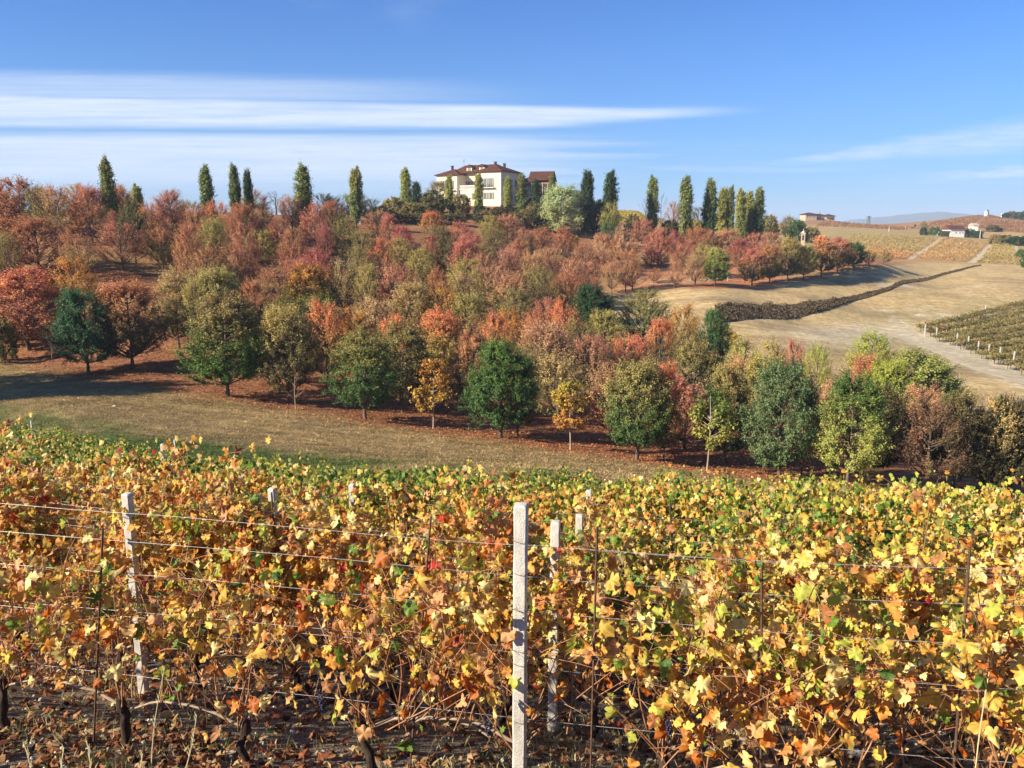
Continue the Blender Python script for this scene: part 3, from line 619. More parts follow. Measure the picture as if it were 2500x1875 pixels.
# trees known by their crowns only: u, v of top, width px, form, colours, (height)
crowns = [
 (-15, 428, 100, 'hill0', 'redbrown', 'pinkred'), (40, 420, 112, 'hill1', 'redbrown', 'rust'), (86, 440, 62, 'hill2', 'dolive', 'olive'), (135, 436, 88, 'thin0', 'olive', 'salmon'), (210, 440, 80, 'hill3', 'rust', 'pinkred'), (285, 443, 92, 'hill4', 'dolive', 'pinkred'),
 (318, 470, 62, 'hill1', 'dgreen', 'dolive'), (412, 460, 78, 'hill0', 'rust', 'pinkred'), (365, 480, 62, 'thin1', 'salmon', 'salmon'), (475, 490, 62, 'thin2', 'rust', 'pinkred'), (530, 478, 66, 'hill2', 'olive', 'coral'), (592, 484, 62, 'hill3', 'redbrown', 'rust'), (560, 505, 50, 'thin3', 'rust', 'rust'),
 (10, 515, 92, 'hill4', 'redbrown', 'rust'), (5, 548, 60, 'hill2', 'dolive', 'olive'), (455, 530, 66, 'hill1', 'rust', 'rust'), (515, 520, 62, 'hill3', 'olive', 'yolive'), (592, 530, 62, 'hill0', 'rust', 'pinkred'), (502, 583, 84, 'hill4', 'olive', 'rust'), (565, 576, 66, 'hill2', 'dolive', 'rust'),
 (165, 610, 112, 'hill1', 'yolive', 'orange'), (420, 638, 92, 'dense3', 'dolive', 'tan'), (528, 636, 104, 'dense4', 'dolive', 'yolive'), (0, 770, 60, 'bush1', 'dolive', 'olive'), (-60, 640, 130, 'hill2', 'redbrown', 'rust'), (470, 660, 58, 'hill3', 'dolive', 'yolive'),
 (640, 495, 72, 'thin0', 'redbrown', 'salmon'), (710, 470, 54, 'thin1', 'redbrown', 'salmon'), (765, 487, 62, 'hill0', 'redbrown', 'pinkred'), (790, 540, 48, 'hill2', 'redbrown', 'crimson'), (840, 518, 66, 'hill4', 'dolive', 'olive'), (712, 545, 66, 'hill1', 'redbrown', 'rust'), (680, 520, 60, 'thin2', 'rust', 'rust'),
 (950, 513, 38, 'hill3', 'redbrown', 'pinkred'), (980, 540, 54, 'hill1', 'crimson', 'crimson'), (926, 572, 60, 'hill0', 'salmon', 'coral'), (885, 550, 74, 'thin2', 'dolive', 'olive'), (1055, 508, 50, 'hill3', 'olive', 'coral'), (1053, 563, 46, 'hill1', 'redbrown', 'crimson'), (775, 592, 76, 'hill2', 'redbrown', 'crimson'),
 (1025, 590, 66, 'hill4', 'olive', 'yolive'), (880, 590, 66, 'hill0', 'olive', 'olive'), (1095, 548, 66, 'hill4', 'dolive', 'dolive'), (1198, 518, 54, 'hill1', 'olive', 'yolive'), (1240, 515, 52, 'hill2', 'redbrown', 'salmon'), (1138, 572, 66, 'hill3', 'redbrown', 'pinkred'), (1140, 620, 96, 'hill1', 'yolive', 'yolive'),
 (962, 630, 84, 'hill2', 'redbrown', 'pinkred'), (830, 616, 92, 'thin0', 'olive', 'tan'), (897, 632, 60, 'hill3', 'olive', 'yolive'), (1067, 643, 66, 'hill0', 'olive', 'rust'), (1203, 638, 86, 'thin1', 'olive', 'salmon'), (745, 630, 118, 'dense2', 'green', 'orange'), (680, 628, 86, 'thin3', 'olive', 'rust'), (620, 668, 80, 'hill1', 'dolive', 'rust'),
 (910, 706, 96, 'hill4', 'dolive', 'tan'), (1000, 674, 96, 'hill3', 'olive', 'tan'), (1080, 688, 112, 'hill2', 'olive', 'orange'), (790, 720, 108, 'hill0', 'olive', 'coral'), (685, 732, 100, 'hill3', 'dolive', 'yolive'), (870, 742, 100, 'hill1', 'olive', 'orange'), (968, 746, 96, 'hill2', 'olive', 'coral'), (1067, 736, 102, 'dense3', 'yolive', 'coral'),
 (1140, 700, 86, 'hill3', 'olive', 'yolive'), (1210, 748, 82, 'hill0', 'yolive', 'coral'), (1235, 742, 84, 'hill1', 'olive', 'orange'), (1313, 742, 80, 'thin1', 'olive', 'coral'), (1378, 716, 74, 'hill4', 'salmon', 'coral'), (1440, 798, 100, 'hill2', 'olive', 'pinkred'), (1330, 770, 130, 'hill3', 'dolive', 'salmon'), (1150, 790, 90, 'dense2', 'dolive', 'rust'), (1130, 655, 90, 'thin2', 'olive', 'tan'),
 (1445, 683, 98, 'dense1', 'dgreen', 'dgreen'), (1250, 658, 100, 'hill0', 'dolive', 'salmon'), (1262, 690, 90, 'hill1', 'dolive', 'olive'), (1330, 640, 70, 'thin3', 'olive', 'olive'), (1380, 655, 80, 'hill2', 'olive', 'rust'),
 (1575, 691, 120, 'hill1', 'green', 'olive'), (1672, 733, 84, 'hill0', 'olive', 'orange'), (1613, 763, 72, 'hill3', 'dolive', 'coral'), (1745, 740, 66, 'dense1', 'dgreen', 'mgreen'), (1540, 798, 94, 'hill2', 'dolive', 'coral'), (1700, 818, 112, 'dense0', 'dgreen', 'olive'), (1773, 800, 54, 'young0', 'yellow', 'yellow'), (1822, 810, 86, 'hill4', 'olive', 'yolive'),
 (1630, 862, 70, 'hill3', 'olive', 'coral'), (1887, 813, 82, 'hill1', 'olive', 'yolive'), (1940, 815, 62, 'hill0', 'redbrown', 'pinkred'), (2002, 820, 64, 'hill2', 'yolive', 'lime'), (2131, 793, 100, 'hill4', 'yolive', 'lime'), (2118, 850, 84, 'hill3', 'redbrown', 'rust'), (2245, 840, 168, 'dense2', 'green', 'popy'), (2180, 862, 110, 'dense4', 'green', 'lime'),
 (1972, 905, 74, 'hill0', 'redbrown', 'pinkred'), (1780, 868, 100, 'dense1', 'dgreen', 'olive'), (1860, 850, 90, 'dense3', 'dolive', 'yolive'), (2370, 935, 70, 'thin2', 'rust', 'tan'), (2440, 962, 118, 'hill1', 'dolive', 'tan'), (2530, 1010, 120, 'dense2', 'dark', 'dolive'), (2350, 960, 120, 'dense1', 'dark', 'dolive'), (2480, 1050, 120, 'dense3', 'dark', 'dark'),
 (2440, 1090, 90, 'bush2', 'dark', 'dolive'), (2150, 1000, 130, 'dense0', 'dark', 'dolive'),
 (1375, 548, 54, 'hill1', 'redbrown', 'rust'), (1323, 548, 54, 'hill3', 'redbrown', 'rust'), (1280, 548, 50, 'hill0', 'dolive', 'redbrown'), (1568, 528, 48, 'hill2', 'redbrown', 'pinkred'), (1525, 553, 64, 'hill4', 'rust', 'salmon'), (1473, 563, 52, 'hill3', 'tan', 'salmon'), (1425, 585, 50, 'thin1', 'rust', 'rust'), (1610, 546, 62, 'hill1', 'redbrown', 'pinkred'), (1650, 558, 48, 'hill0', 'redbrown', 'crimson'),
 (1700, 546, 52, 'hill2', 'redbrown', 'rust'), (1740, 553, 46, 'hill4', 'dolive', 'rust'), (1783, 552, 58, 'hill3', 'redbrown', 'salmon'), (1813, 576, 52, 'hill1', 'redbrown', 'crimson'), (1718, 588, 48, 'hill0', 'olive', 'yolive'), (1668, 590, 44, 'thin2', 'rust', 'pinkred'), (1850, 560, 50, 'hill2', 'redbrown', 'pinkred'), (1885, 558, 50, 'thin0', 'rust', 'salmon'), (1860, 590, 48, 'hill4', 'dolive', 'pinkred'),
 (1400, 572, 24, 'young2', 'yolive', 'yellow'), (1340, 590, 60, 'thin3', 'redbrown', 'salmon'), (1390, 620, 62, 'thin0', 'rust', 'salmon'), (1530, 600, 60, 'thin1', 'salmon', 'rust'), (1437, 630, 54, 'thin2', 'rust', 'salmon'), (1300, 600, 60, 'hill2', 'olive', 'salmon'), (1240, 590, 60, 'thin3', 'redbrown', 'salmon'), (1180, 605, 60, 'thin0', 'redbrown', 'salmon'),
]
for i, (u, vt, w, k, c1, c2) in enumerate(crowns):
    h = 7.8 if k[:4] in ('hill', 'thin') else 8.2
    if k.startswith('young'): h = 4.8
    if k.startswith('bush'): h = 4.0
    h *= 1 + .06 * math.sin(i * 2.3)
    if u < 620: h *= 1.12
    if w < 56 and vt > 500: h *= .86
    y0 = 56 if u < 1950 else 54
    X, Y, Z = under_top(u, vt, h, y0, 210)
    if u > 2300 and vt > 900: h = 8.5; X, Y, Z = under_top(u, vt, h, 50, 90)
    h = min(max(ray(u, vt)[1] * Y - Z, h * .8), h * 1.3)
    hill_specs.append((u, vt, w * 1.10, k, c1, c2, (X, Y, Z), h))
# a few more in gaps of the planting, so that the wood is closed where the photograph's is
rg = np.random.default_rng(5); occ = [(s[6][0], s[6][1]) for s in hill_specs]
fill_c = [('redbrown', 'rust'), ('olive', 'tan'), ('dolive', 'olive'), ('rust', 'salmon'), ('redbrown', 'pinkred'), ('olive', 'yolive'), ('dolive', 'redbrown')]
def fill(u0, u1, ya, yb, step, jit, hh, n_max, dmin):
    k = 0
    for Y in np.arange(ya, yb, step):
        for u in np.arange(u0, u1, step * 2000 / Y):
            a, _ = ray(u, 937.5); X = a * Y + rg.normal(0, jit); y = Y + rg.normal(0, jit)
            if min((X - p) ** 2 + (y - q) ** 2 for p, q in occ) < dmin ** 2 or k >= n_max: continue
            occ.append((X, y)); z = H(X, y); uu, vv = proj(X, y, z + hh); c = fill_c[rg.integers(len(fill_c))]
            hill_specs.append((float(uu), float(vv), 5.0 * 2000 / y, 'hill%d' % rg.integers(5) if rg.random() > .35 else 'thin%d' % rg.integers(4), c[0], c[1], (X, y, z), hh)); k += 1
fill(620, 1500, 66, 100, 6.0, .8, 6.6, 34, 4.6)
fill(620, 1420, 104, 150, 7.5, 1.0, 6.0, 26, 5.2)
fill(-100, 620, 118, 150, 8.0, 1.0, 6.2, 14, 5.5)
fill(1480, 2300, 62, 84, 6.5, .8, 6.5, 14, 5.0)

LAND = [(-200, 'at the left edge'), (150, 'below the leftmost poplar'), (340, 'right of leftmost poplar'), (470, 'below second tall poplar'), (590, 'below the pair of poplars'), (740, 'below widest poplar'), (870, 'below the pole poplar'), (995, 'left of the villa'),
        (1165, 'below the cream villa'), (1330, 'below the brown house'), (1440, 'right of the pale willow'), (1600, 'below the two lone poplars'), (1740, 'below first poplar clump'), (1850, 'below the last poplar clump'), (2000, 'left of the stubble field'), (2130, 'below the stubble field'), (2400, 'in right edge thicket')]
def lab_tree(u, vt, c1, c2, k, Y):
    land = min(LAND, key=lambda q: abs(q[0] - u))[1]
    tier = 'lowest rows' if Y < 80 else ('lower slope' if Y < 100 else ('mid slope' if Y < 130 else ('upper slope' if Y < 155 else 'by the ridge')))
    look = CNAME[c1] + ' tree' if CNAME[c1] == CNAME[c2] else CNAME[c1] + ' tree topped ' + CNAME[c2]
    if k.startswith('thin'): look = 'thin ' + look
    if k.startswith('young'): look = 'small ' + look
    if k.startswith('bush'): look = 'low bushy ' + look
    return look + ', ' + tier + ' ' + land
from collections import defaultdict
ORD = ['first', 'second', 'third', 'fourth', 'fifth', 'sixth', 'seventh', 'eighth', 'ninth', 'tenth', 'eleventh', 'twelfth', 'thirteenth', 'fourteenth', 'fifteenth', 'sixteenth', 'seventeenth', 'eighteenth', 'nineteenth', 'twentieth']
lab = defaultdict(list); edge_u = [q[0] for q in edge]
for s in hill_specs: lab[lab_tree(s[0], s[1], s[4], s[5], s[3], s[6][1])].append(s)
LAB = {}
for l, ss in lab.items():
    ss.sort(key=lambda q: q[0])
    for i, s in enumerate(ss):
        LAB[id(s)] = l if len(ss) == 1 else ORD[i] + ' from left of the ' + l.replace(' tree', ' trees', 1)
        if len(LAB[id(s)].split()) > 16: LAB[id(s)] = LAB[id(s)].replace(' from left of the', ' of the')
for i, s in enumerate(hill_specs):
    u, vt, w, k, c1, c2, loc, h = s; l = LAB[id(s)]; g = None
    if u in edge_u and abs(loc[1] - 145) < 60 and i >= len(foot) and i < len(foot) + len(edge):
        q = edge_u.index(u); l = ORD[q] + ' tree from left along the terrace edge, ' + CNAME[c1] + ' and ' + CNAME[c2]; g = 'trees along the terrace edge'
    tree(k, loc, h, wpx(w, loc[1]), c1, c2, label=l, group=g or 'autumn trees of the hillside orchard', seed=i)

for i, (x, y, h) in enumerate([(-56, 56, 13), (-50.5, 59, 12.5), (-60, 62, 13)]):
    tree('dense%d' % i, (x, y, H(x, y)), h, 8.5, 'dolive', 'olive', name='tall_tree', label=ORD[i] + ' tall tree from the right beyond the left edge, shading the meadow', seed=i + 300)
# poplars along the ridge: u, v top, height, width px, form, colours, label
pop = [(257, 368, 13, 32, 'popl', 'popl', 'leftmost tall poplar on the ridge, light green, standing alone'), (333, 442, 9.5, 26, 'popl', 'popy', 'short poplar peeping over the red trees near the left'), (500, 393, 12.5, 33, 'popd', 'popl', 'second tall poplar from the left, dark green column'),
       (570, 392, 12, 25, 'popd', 'popl', 'left one of a pair of poplars, upright and slim'), (602, 406, 11.5, 25, 'popd', 'popd', 'right one of a pair of poplars, darker and shorter'), (735, 386, 13, 38, 'popl', 'popl', 'widest poplar of the left half, fifth tall one from the left'), (865, 400, 12, 30, 'popl', 'popy', 'poplar above the leaning pale pole and grey pillar'),
       (990, 403, 11, 27, 'popy', 'popy', 'yellowish green poplar left of the villa and a dark conifer'), (1350, 421, 9.5, 20, 'popl', 'popl', 'small poplar right of the brown house'), (1434, 410, 13, 36, 'popd', 'popd', 'left of two dark poplars right of the willow'), (1492, 405, 13, 34, 'popd', 'popd', 'right of two dark poplars right of the willow'),
       (1597, 422, 12, 26, 'popl', 'popl', 'slim lone poplar with open sky on both sides'), (1677, 421, 13, 32, 'popl', 'popl', 'tall lone pointed poplar left of the clumps'), (1738, 429, 12.5, 31, 'popd', 'popl', 'dark poplar at the left of the first clump'), (1768, 453, 11, 32, 'popy', 'popy', 'yellow green poplar in the first clump'),
       (1787, 442, 12, 20, 'popl', 'popl', 'slender poplar at the right of the first clump'), (1812, 454, 11.5, 26, 'popl', 'popy', 'left poplar of the last clump'), (1832, 460, 11.5, 26, 'popy', 'popy', 'middle poplar of the last clump, yellowish'), (1855, 451, 12.5, 28, 'popd', 'popl', 'rightmost poplar on the ridge, dark green')]
for i, (u, vt, h, w, c1, c2, l) in enumerate(pop):
    X, Y, Z = under_top(u, vt, h, 120, 235)
    if u > 1330: Y = 205.0 + 6 * math.sin(i * 1.9); X = ray(u, vt)[0] * Y; Z = H(X, Y)
    h = ray(u, vt)[1] * Y - Z
    tree('poplar%d' % (i % 5), (X, Y, Z), h, wpx(w, Y) * .88, c1, c2, name='poplar_tree', label=l, group='poplars along the ridge', seed=i)
# poplars in front of the villa, placed before its facade
for i, (u, vt, vb, w, c1, l) in enumerate([(1095, 420, 492, 16, 'popy', 'thin yellow poplar before the left wing of the villa'), (1167, 418, 503, 17, 'popy', 'yellowish poplar before the middle of the villa'), (1240, 426, 502, 17, 'popy', 'yellow green poplar at the shaded corner of the villa'), (1273, 418, 500, 20, 'popl', 'light green poplar between the villa and the brown house'), (1310, 433, 490, 19, 'popd', 'dark poplar before the brown house')]):
    Y = 216.0; a, b = ray(u, vt); z = H(a * Y, Y)
    tree('poplar%d' % (i % 5), (a * Y, Y, z), b * Y - z, wpx(w, Y) * 1.1, c1, c1, name='poplar_tree', label=l, group='poplars before the villa', seed=i + 40)
# other ridge trees and bushes: u, v top, v foot, width, distance, form, colours, name, label
ridge = [(1375, 438, 565, 92, 196, 'willow0', 'pale', 'pale', 'willow_tree', 'pale yellow green broad willow right of the brown house'), (1448, 482, 560, 62, 205, 'bush1', 'dgreen', 'dgreen', 'evergreen_tree', 'dark evergreen mass at the foot of the two dark poplars'),
         (1490, 485, 572, 46, 186, 'hill1', 'mgreen', 'popy', 'broadleaf_tree', 'green tree under the right dark poplar'), (1016, 438, 500, 28, 218, 'cone0', 'dgreen', 'dgreen', 'conifer_tree', 'small dark conifer between the yellowish poplar and the villa'), (1067, 436, 500, 44, 240, 'hill3', 'olive', 'olive', 'broadleaf_tree', 'olive tree touching the left corner of the villa'),
         (1058, 462, 540, 66, 205, 'bush0', 'dolive', 'dolive', 'broadleaf_tree', 'round dark olive tree left of the villa'), (1126, 471, 548, 48, 205, 'bush2', 'dolive', 'olive', 'broadleaf_tree', 'round grey olive tree below the left wing of the villa'), (960, 476, 535, 60, 200, 'bush3', 'olive', 'olive', 'bush', 'olive bush left of the yellowish poplar'),
         (1010, 492, 540, 60, 198, 'bush1', 'dolive', 'olive', 'bush', 'low olive bush under the small conifer'), (862, 462, 545, 62, 178, 'hill2', 'dolive', 'popl', 'broadleaf_tree', 'dark green tree wrapped round the foot of the poplar by the pole'), (670, 462, 530, 70, 172, 'bare1', 'dark', 'dark', 'bare_tree', 'dark bare branched tree left of the widest poplar'),
         (640, 470, 530, 60, 170, 'bare1', 'dark', 'dark', 'bare_tree', 'dark bare tree between the poplar pair and the widest poplar'), (788, 466, 545, 60, 172, 'thin1', 'dark', 'dark', 'broadleaf_tree', 'dark thin tree right of the widest poplar'), (815, 470, 545, 50, 174, 'thin3', 'dark', 'dolive', 'broadleaf_tree', 'dark thin tree left of the poplar by the pole'),
         (905, 480, 545, 60, 176, 'thin2', 'dark', 'dolive', 'broadleaf_tree', 'dark twiggy tree right of the leaning pole'), (930, 500, 548, 56, 178, 'bush2', 'dark', 'dolive', 'bush', 'dark bush on the bank right of the leaning pole'), (975, 510, 548, 64, 182, 'bush0', 'dolive', 'olive', 'bush', 'olive bush on the bank below the yellowish poplar'),
         (1035, 515, 552, 60, 184, 'bush3', 'dolive', 'dolive', 'bush', 'dark olive bush on the bank below the round trees'), (1100, 520, 552, 62, 186, 'bush1', 'dark', 'dolive', 'bush', 'dark bush on the bank below the villa'), (1172, 498, 548, 36, 200, 'bush2', 'dgreen', 'dgreen', 'bush', 'small dark green bush below the middle of the villa'),
         (1200, 505, 550, 70, 195, 'bush0', 'dark', 'brown', 'bush', 'dark brown bush at the foot of the villa'), (1235, 495, 555, 62, 200, 'bush3', 'brown', 'dark', 'bush', 'brown bush below the shaded corner of the villa'), (1275, 505, 560, 70, 196, 'thin0', 'dolive', 'olive', 'broadleaf_tree', 'olive twiggy tree below the gap between the houses'),
         (1315, 488, 560, 66, 200, 'bush1', 'dark', 'dolive', 'bush', 'dark bush below the brown house'), (1345, 500, 560, 50, 205, 'bush2', 'dark', 'brown', 'bush', 'dark bush between the brown house and the willow'), (1578, 478, 548, 32, 250, 'bare1', 'brown', 'brown', 'bare_tree', 'bare shrub left of the slim lone poplar'),
         (1615, 468, 548, 30, 250, 'bare1', 'brown', 'brown', 'bare_tree', 'bare shrub right of the slim lone poplar'), (1645, 485, 550, 34, 240, 'thin1', 'redbrown', 'rust', 'broadleaf_tree', 'thin purple brown tree left of the tall lone poplar'), (1705, 500, 555, 40, 235, 'thin2', 'dolive', 'dolive', 'broadleaf_tree', 'thin dark tree right of the tall lone poplar'),
         (1545, 520, 560, 40, 215, 'bush0', 'dark', 'dolive', 'bush', 'dark bush before the yellow vineyard knoll'), (1640, 535, 570, 44, 212, 'bush1', 'dark', 'dolive', 'bush', 'dark green bush left of the foot of the tall lone poplar'), (1700, 530, 570, 40, 212, 'bush3', 'dolive', 'olive', 'bush', 'olive bush under the dark poplar of the first clump'),
         (1880, 520, 565, 40, 260, 'bush2', 'dolive', 'olive', 'bush', 'low olive bush right of the last poplar'), (1932, 522, 560, 50, 300, 'hill4', 'dolive', 'olive', 'broadleaf_tree', 'greyish olive tree before the stone farmhouse'), (1948, 534, 575, 40, 290, 'bush1', 'dgreen', 'mgreen', 'bush', 'dark bush beside the white shrine'),
         (1983, 550, 575, 34, 300, 'bush3', 'dolive', 'olive', 'bush', 'small bush right of the white shrine')]
for i, (u, vt, vf, w, Y, k, c1, c2, nm, l) in enumerate(ridge):
    a, b = ray(u, vt); X = a * Y; z = H(X, Y); h = b * Y - z
    if h < 2: h = max(2.5, h)
    tree(k, (X, Y, z), h, wpx(w, Y) * 1.1, c1, c2, name=nm, label=l, cat='bush' if nm == 'bush' else 'tree', seed=i + 80)
# far trees round the right-hand farm and hill: u, v top, v foot, width, colours, kind, label
fart = [(2254, 553, 575, 17, 'dgreen', 'bush0', 'dark evergreen left of the far white farmhouse'), (2254, 538, 560, 17, 'olive', 'hill1', 'greyish round treetop behind the dark evergreen of the far farm'), (2281, 553, 575, 28, 'mgreen', 'bush1', 'round green tree left of the far farm buildings'), (2305, 563, 578, 18, 'dolive', 'bush2', 'low bush before the far farm outbuilding'),
        (2321, 556, 577, 15, 'mgreen', 'bush3', 'small green tree before the far farm gable'), (2364, 556, 580, 30, 'mgreen', 'bush0', 'wide green tree right of the far white wall'), (2388, 562, 582, 22, 'dgreen', 'bush2', 'dark tree by the far pale pole'), (2374, 546, 558, 12, 'dolive', 'bush1', 'small bush where the far hill track bends'),
        (2422, 546, 566, 26, 'dolive', 'bush3', 'dark bush alone on the far reddish hill'), (2438, 555, 566, 18, 'dark', 'bush1', 'low dark bush just right of the lone bush on the far hill'), (2430, 570, 597, 30, 'olive', 'bush2', 'olive tree at the left of the far right scrub'), (2455, 572, 598, 40, 'dolive', 'bush0', 'broad olive tree in the far right scrub'),
        (2482, 574, 600, 40, 'dgreen', 'bush3', 'dark green tree in the far right scrub at the frame edge'), (2515, 570, 600, 40, 'dgreen', 'bush1', 'dark green tree in the far right scrub, cut by the frame'), (2494, 606, 632, 26, 'green', 'bush2', 'green bush right of the last pale track'), (2512, 625, 655, 40, 'green', 'bush0', 'green bush lowest on the right frame edge of the far fields'),
        (2456, 518, 533, 18, 'dgreen', 'bush0', 'first dark tree of the wood on the far hilltop'), (2470, 514, 533, 20, 'dolive', 'bush1', 'second tree of the wood on the far hilltop'), (2486, 516, 536, 22, 'mgreen', 'bush2', 'third tree of the wood on the far hilltop'), (2502, 512, 538, 24, 'dgreen', 'bush3', 'fourth tree of the wood on the far hilltop'), (2520, 510, 540, 26, 'dgreen', 'bush0', 'last tree of the wood on the far hilltop'),
        (2234, 547, 554, 5, 'dark', 'cone0', 'tiny dark tree on the far dark ridge'), (1889, 533, 547, 12, 'rust', 'thin1', 'tiny thin tree on the skyline left of the stone farmhouse'), (1868, 535, 547, 7, 'dgreen', 'cone0', 'tiny dark conifer on the skyline right of the last poplar'), (2411, 511, 519, 5, 'dgreen', 'bush1', 'tiny dark tree beside the white tower')]
for i, (u, vt, vf, w, c, k, l) in enumerate(fart):
    X, Y, Z = ground(u, vf, 200, 850)
    tree(k, (X, Y, Z), max(2.0, ray(u, vt)[1] * Y - Z), wpx(w, Y) * 1.05, c, c, name='bush' if 'bush' in l else 'distant_tree', label=l, cat='bush' if 'bush' in l else 'tree', seed=i + 130)

# ------------------------------------------------------------------ buildings
def local(name, X, Y, z, ang): return empty(name, (X, Y, z), ang)
def hip_roof(mb, x0, x1, y0, y1, z, h, ov=.6, rid=None):
    x0 -= ov; x1 += ov; y0 -= ov; y1 += ov; dx, dy = x1 - x0, y1 - y0; k = min(dx, dy) / 2
    if dx >= dy: a, b = (x0 + k, (y0 + y1) / 2, z + h), (x1 - k, (y0 + y1) / 2, z + h)
    else: a, b = ((x0 + x1) / 2, y0 + k, z + h), ((x0 + x1) / 2, y1 - k, z + h)
    c = [(x0, y0, z), (x1, y0, z), (x1, y1, z), (x0, y1, z)]
    c2 = [(p[0], p[1], z - .22) for p in c]; V = c + c2 + [a, b]
    fs = [(0, 1, 9, 8), (1, 2, 9), (2, 3, 8, 9), (3, 0, 8)] if dx >= dy else [(0, 1, 8), (1, 2, 9, 8), (2, 3, 9), (3, 0, 8, 9)]
    if dx < dy: fs = [(0, 1, 8), (1, 2, 9, 8), (2, 3, 9), (3, 0, 8, 9)]
    mb.poly(V, fs + [(4, 5, 1, 0), (5, 6, 2, 1), (6, 7, 3, 2), (7, 4, 0, 3), (7, 6, 5, 4)])
def window(parent, x, y, z, w, h, axis='x', shutters=True, mat_s=None, open_=True):
    """window on a wall facing -y (axis x) or +x (axis y); glass part with shutters as its own pieces"""
    g_ = MB(); t_ = .06
    if axis == 'x': g_.box(x - w / 2, x + w / 2, y - t_, y + .02, z, z + h)
    else: g_.box(x - .02, x + t_, y - w / 2, y + w / 2, z, z + h)
    o = g_.build('window', M_GLASS, parent)
    f = MB()
    for q in (-1, 0, 1):
        if axis == 'x': f.box(x + q * w * .46 - .04, x + q * w * .46 + .04, y - t_ - .03, y - t_, z, z + h)
        else: f.box(x + t_, x + t_ + .03, y + q * w * .46 - .04, y + q * w * .46 + .04, z, z + h)
    f.build('frame', M_WHITEW, o)
    if shutters:
        for sgn in (-1, 1):
            s = MB(); c_ = sgn * w * .75
            if axis == 'x':
                s.box(x + c_ - w * .25, x + c_ + w * .25, y - .10, y - .004, z - .05, z + h + .05)
            else: s.box(x + .004, x + .10, y + c_ - w * .25, y + c_ + w * .25, z - .05, z + h + .05)
            s.build('shutter', mat_s or M_SHUT, o)
    return o
def balcony(parent, x, y, z, w, d=.9):
    b = MB(); b.box(x - w / 2, x + w / 2, y - d, y - .003, z - .16, z); o = b.build('balcony', M_WHITEW, parent)
    r_ = MB(); n = int(w / .28)
    for i in range(n + 1): xx = x - w / 2 + .03 + (w - .06) * i / n; r_.box(xx - .02, xx + .02, y - d + .02, y - d + .06, z, z + .92)
    r_.box(x - w / 2, x + w / 2, y - d, y - d + .08, z + .92, z + 1.0)
    for q in (-1, 1): r_.box(x + q * (w / 2 - .03) - .03, x + q * (w / 2 - .03) + .03, y - d, y - .01, z + .86, z + .92)
    r_.build('railing', M_IRON, o); return o
# the cream villa: local x along its facade (towards the right and nearer), facade faces local -y
aR, YR = ray(1228, 460)[0], 253.0; ang = -R(30)
cx0 = aR * YR; ez = ray(1228, 417)[1] * YR             # right corner and its eave height
LW = 24.2; ox = cx0 - LW * math.cos(ang); oy = YR - LW * math.sin(ang); bz = ez - 12.2
villa = local('villa', ox, oy, bz, ang); tag(villa, 'large cream villa with dark red hipped roofs and shutters on the hilltop', 'house')
EH = 12.2
w_ = MB(); w_.box(0, 8.0, 0, 10.4, -2, EH - .5); w_.box(8.0, 15.4, 4.4, 10.2, -2, EH); w_.box(15.4, LW, -1.2, 10.6, -3, EH)
w_.box(8.0, 15.4, .6, 4.4, -2, 7.0); w_.build('wall', M_PLASTER, villa)
rf = MB(); hip_roof(rf, 0, 8.0, 0, 10.4, EH - .5, 1.9); hip_roof(rf, 15.4, LW, -1.2, 10.6, EH, 2.0); 
hip_roof(rf, 3.0, 21.5, 3.6, 10.2, EH + .15, 2.5, ov=.5); roof = rf.build('roof', M_TILE, villa)
for x, y, z in ((2.6, 5, EH + 1.0), (17.6, 6.6, EH + 1.8), (20.6, 7.0, EH + 1.2)):
    c_ = MB(); c_.box(x - .3, x + .3, y - .3, y + .3, z, z + 1.4); c_.box(x - .4, x + .4, y - .4, y + .4, z + 1.4, z + 1.55); c_.build('chimney', M_TILE, roof)
for x in (9.6, 14.2):
    d_ = MB(); d_.box(x - .95, x + .95, 4.0, 6.4, EH + .5, EH + 1.9); dm = d_.build('dormer', M_PLASTER, roof)
    r2 = MB(); V = [(x - 1.3, 3.6, EH + 1.85), (x + 1.3, 3.6, EH + 1.85), (x, 3.6, EH + 2.6), (x - 1.3, 7.2, EH + 1.85), (x + 1.3, 7.2, EH + 1.85), (x, 7.2, EH + 2.6)]
    r2.poly(V, [(0, 2, 5, 3), (1, 4, 5, 2), (0, 1, 2), (3, 5, 4), (0, 3, 4, 1)]); r2.build('dormer_roof', M_TILE, roof)
    w2 = MB(); w2.box(x - .5, x + .5, 3.92, 3.99, EH + .75, EH + 1.7); w2.build('dormer_window', M_SHUT, roof)
# windows: left wing
for x, z, h in ((3.0, 7.6, 2.3), (6.3, 4.2, 1.7)): window(villa, x, 0, z, 1.3, h)
window(villa, 5.4, 0, 7.6, 1.1, 2.2); balcony(villa, 3.0, 0, 7.5, 3.0); balcony(villa, 6.0, 0, 7.0, 2.0)
# terrace and recess
tb_ = MB(); tb_.box(8.003, 15.39, .3, 4.39, 7.003, 7.2); te = tb_.build('terrace', M_WHITEW, villa)
r_ = MB()
for i in range(27): x = 8.15 + i * .27; r_.box(x - .05, x + .05, .42, .5, 7.2, 8.15)
r_.box(8.05, 15.3, .38, .54, 8.15, 8.3); r_.build('balustrade', M_WHITEW, te)
for x in (9.3, 11.5, 13.7): window(villa, x, 4.4, 7.5, 1.1, 2.2)
for x in (9.2, 13.8): window(villa, x, .6, 4.0, 1.2, 1.8)
window(villa, 14.2, .6, .6, 1.0, 1.2, mat_s=M_WOODSH)
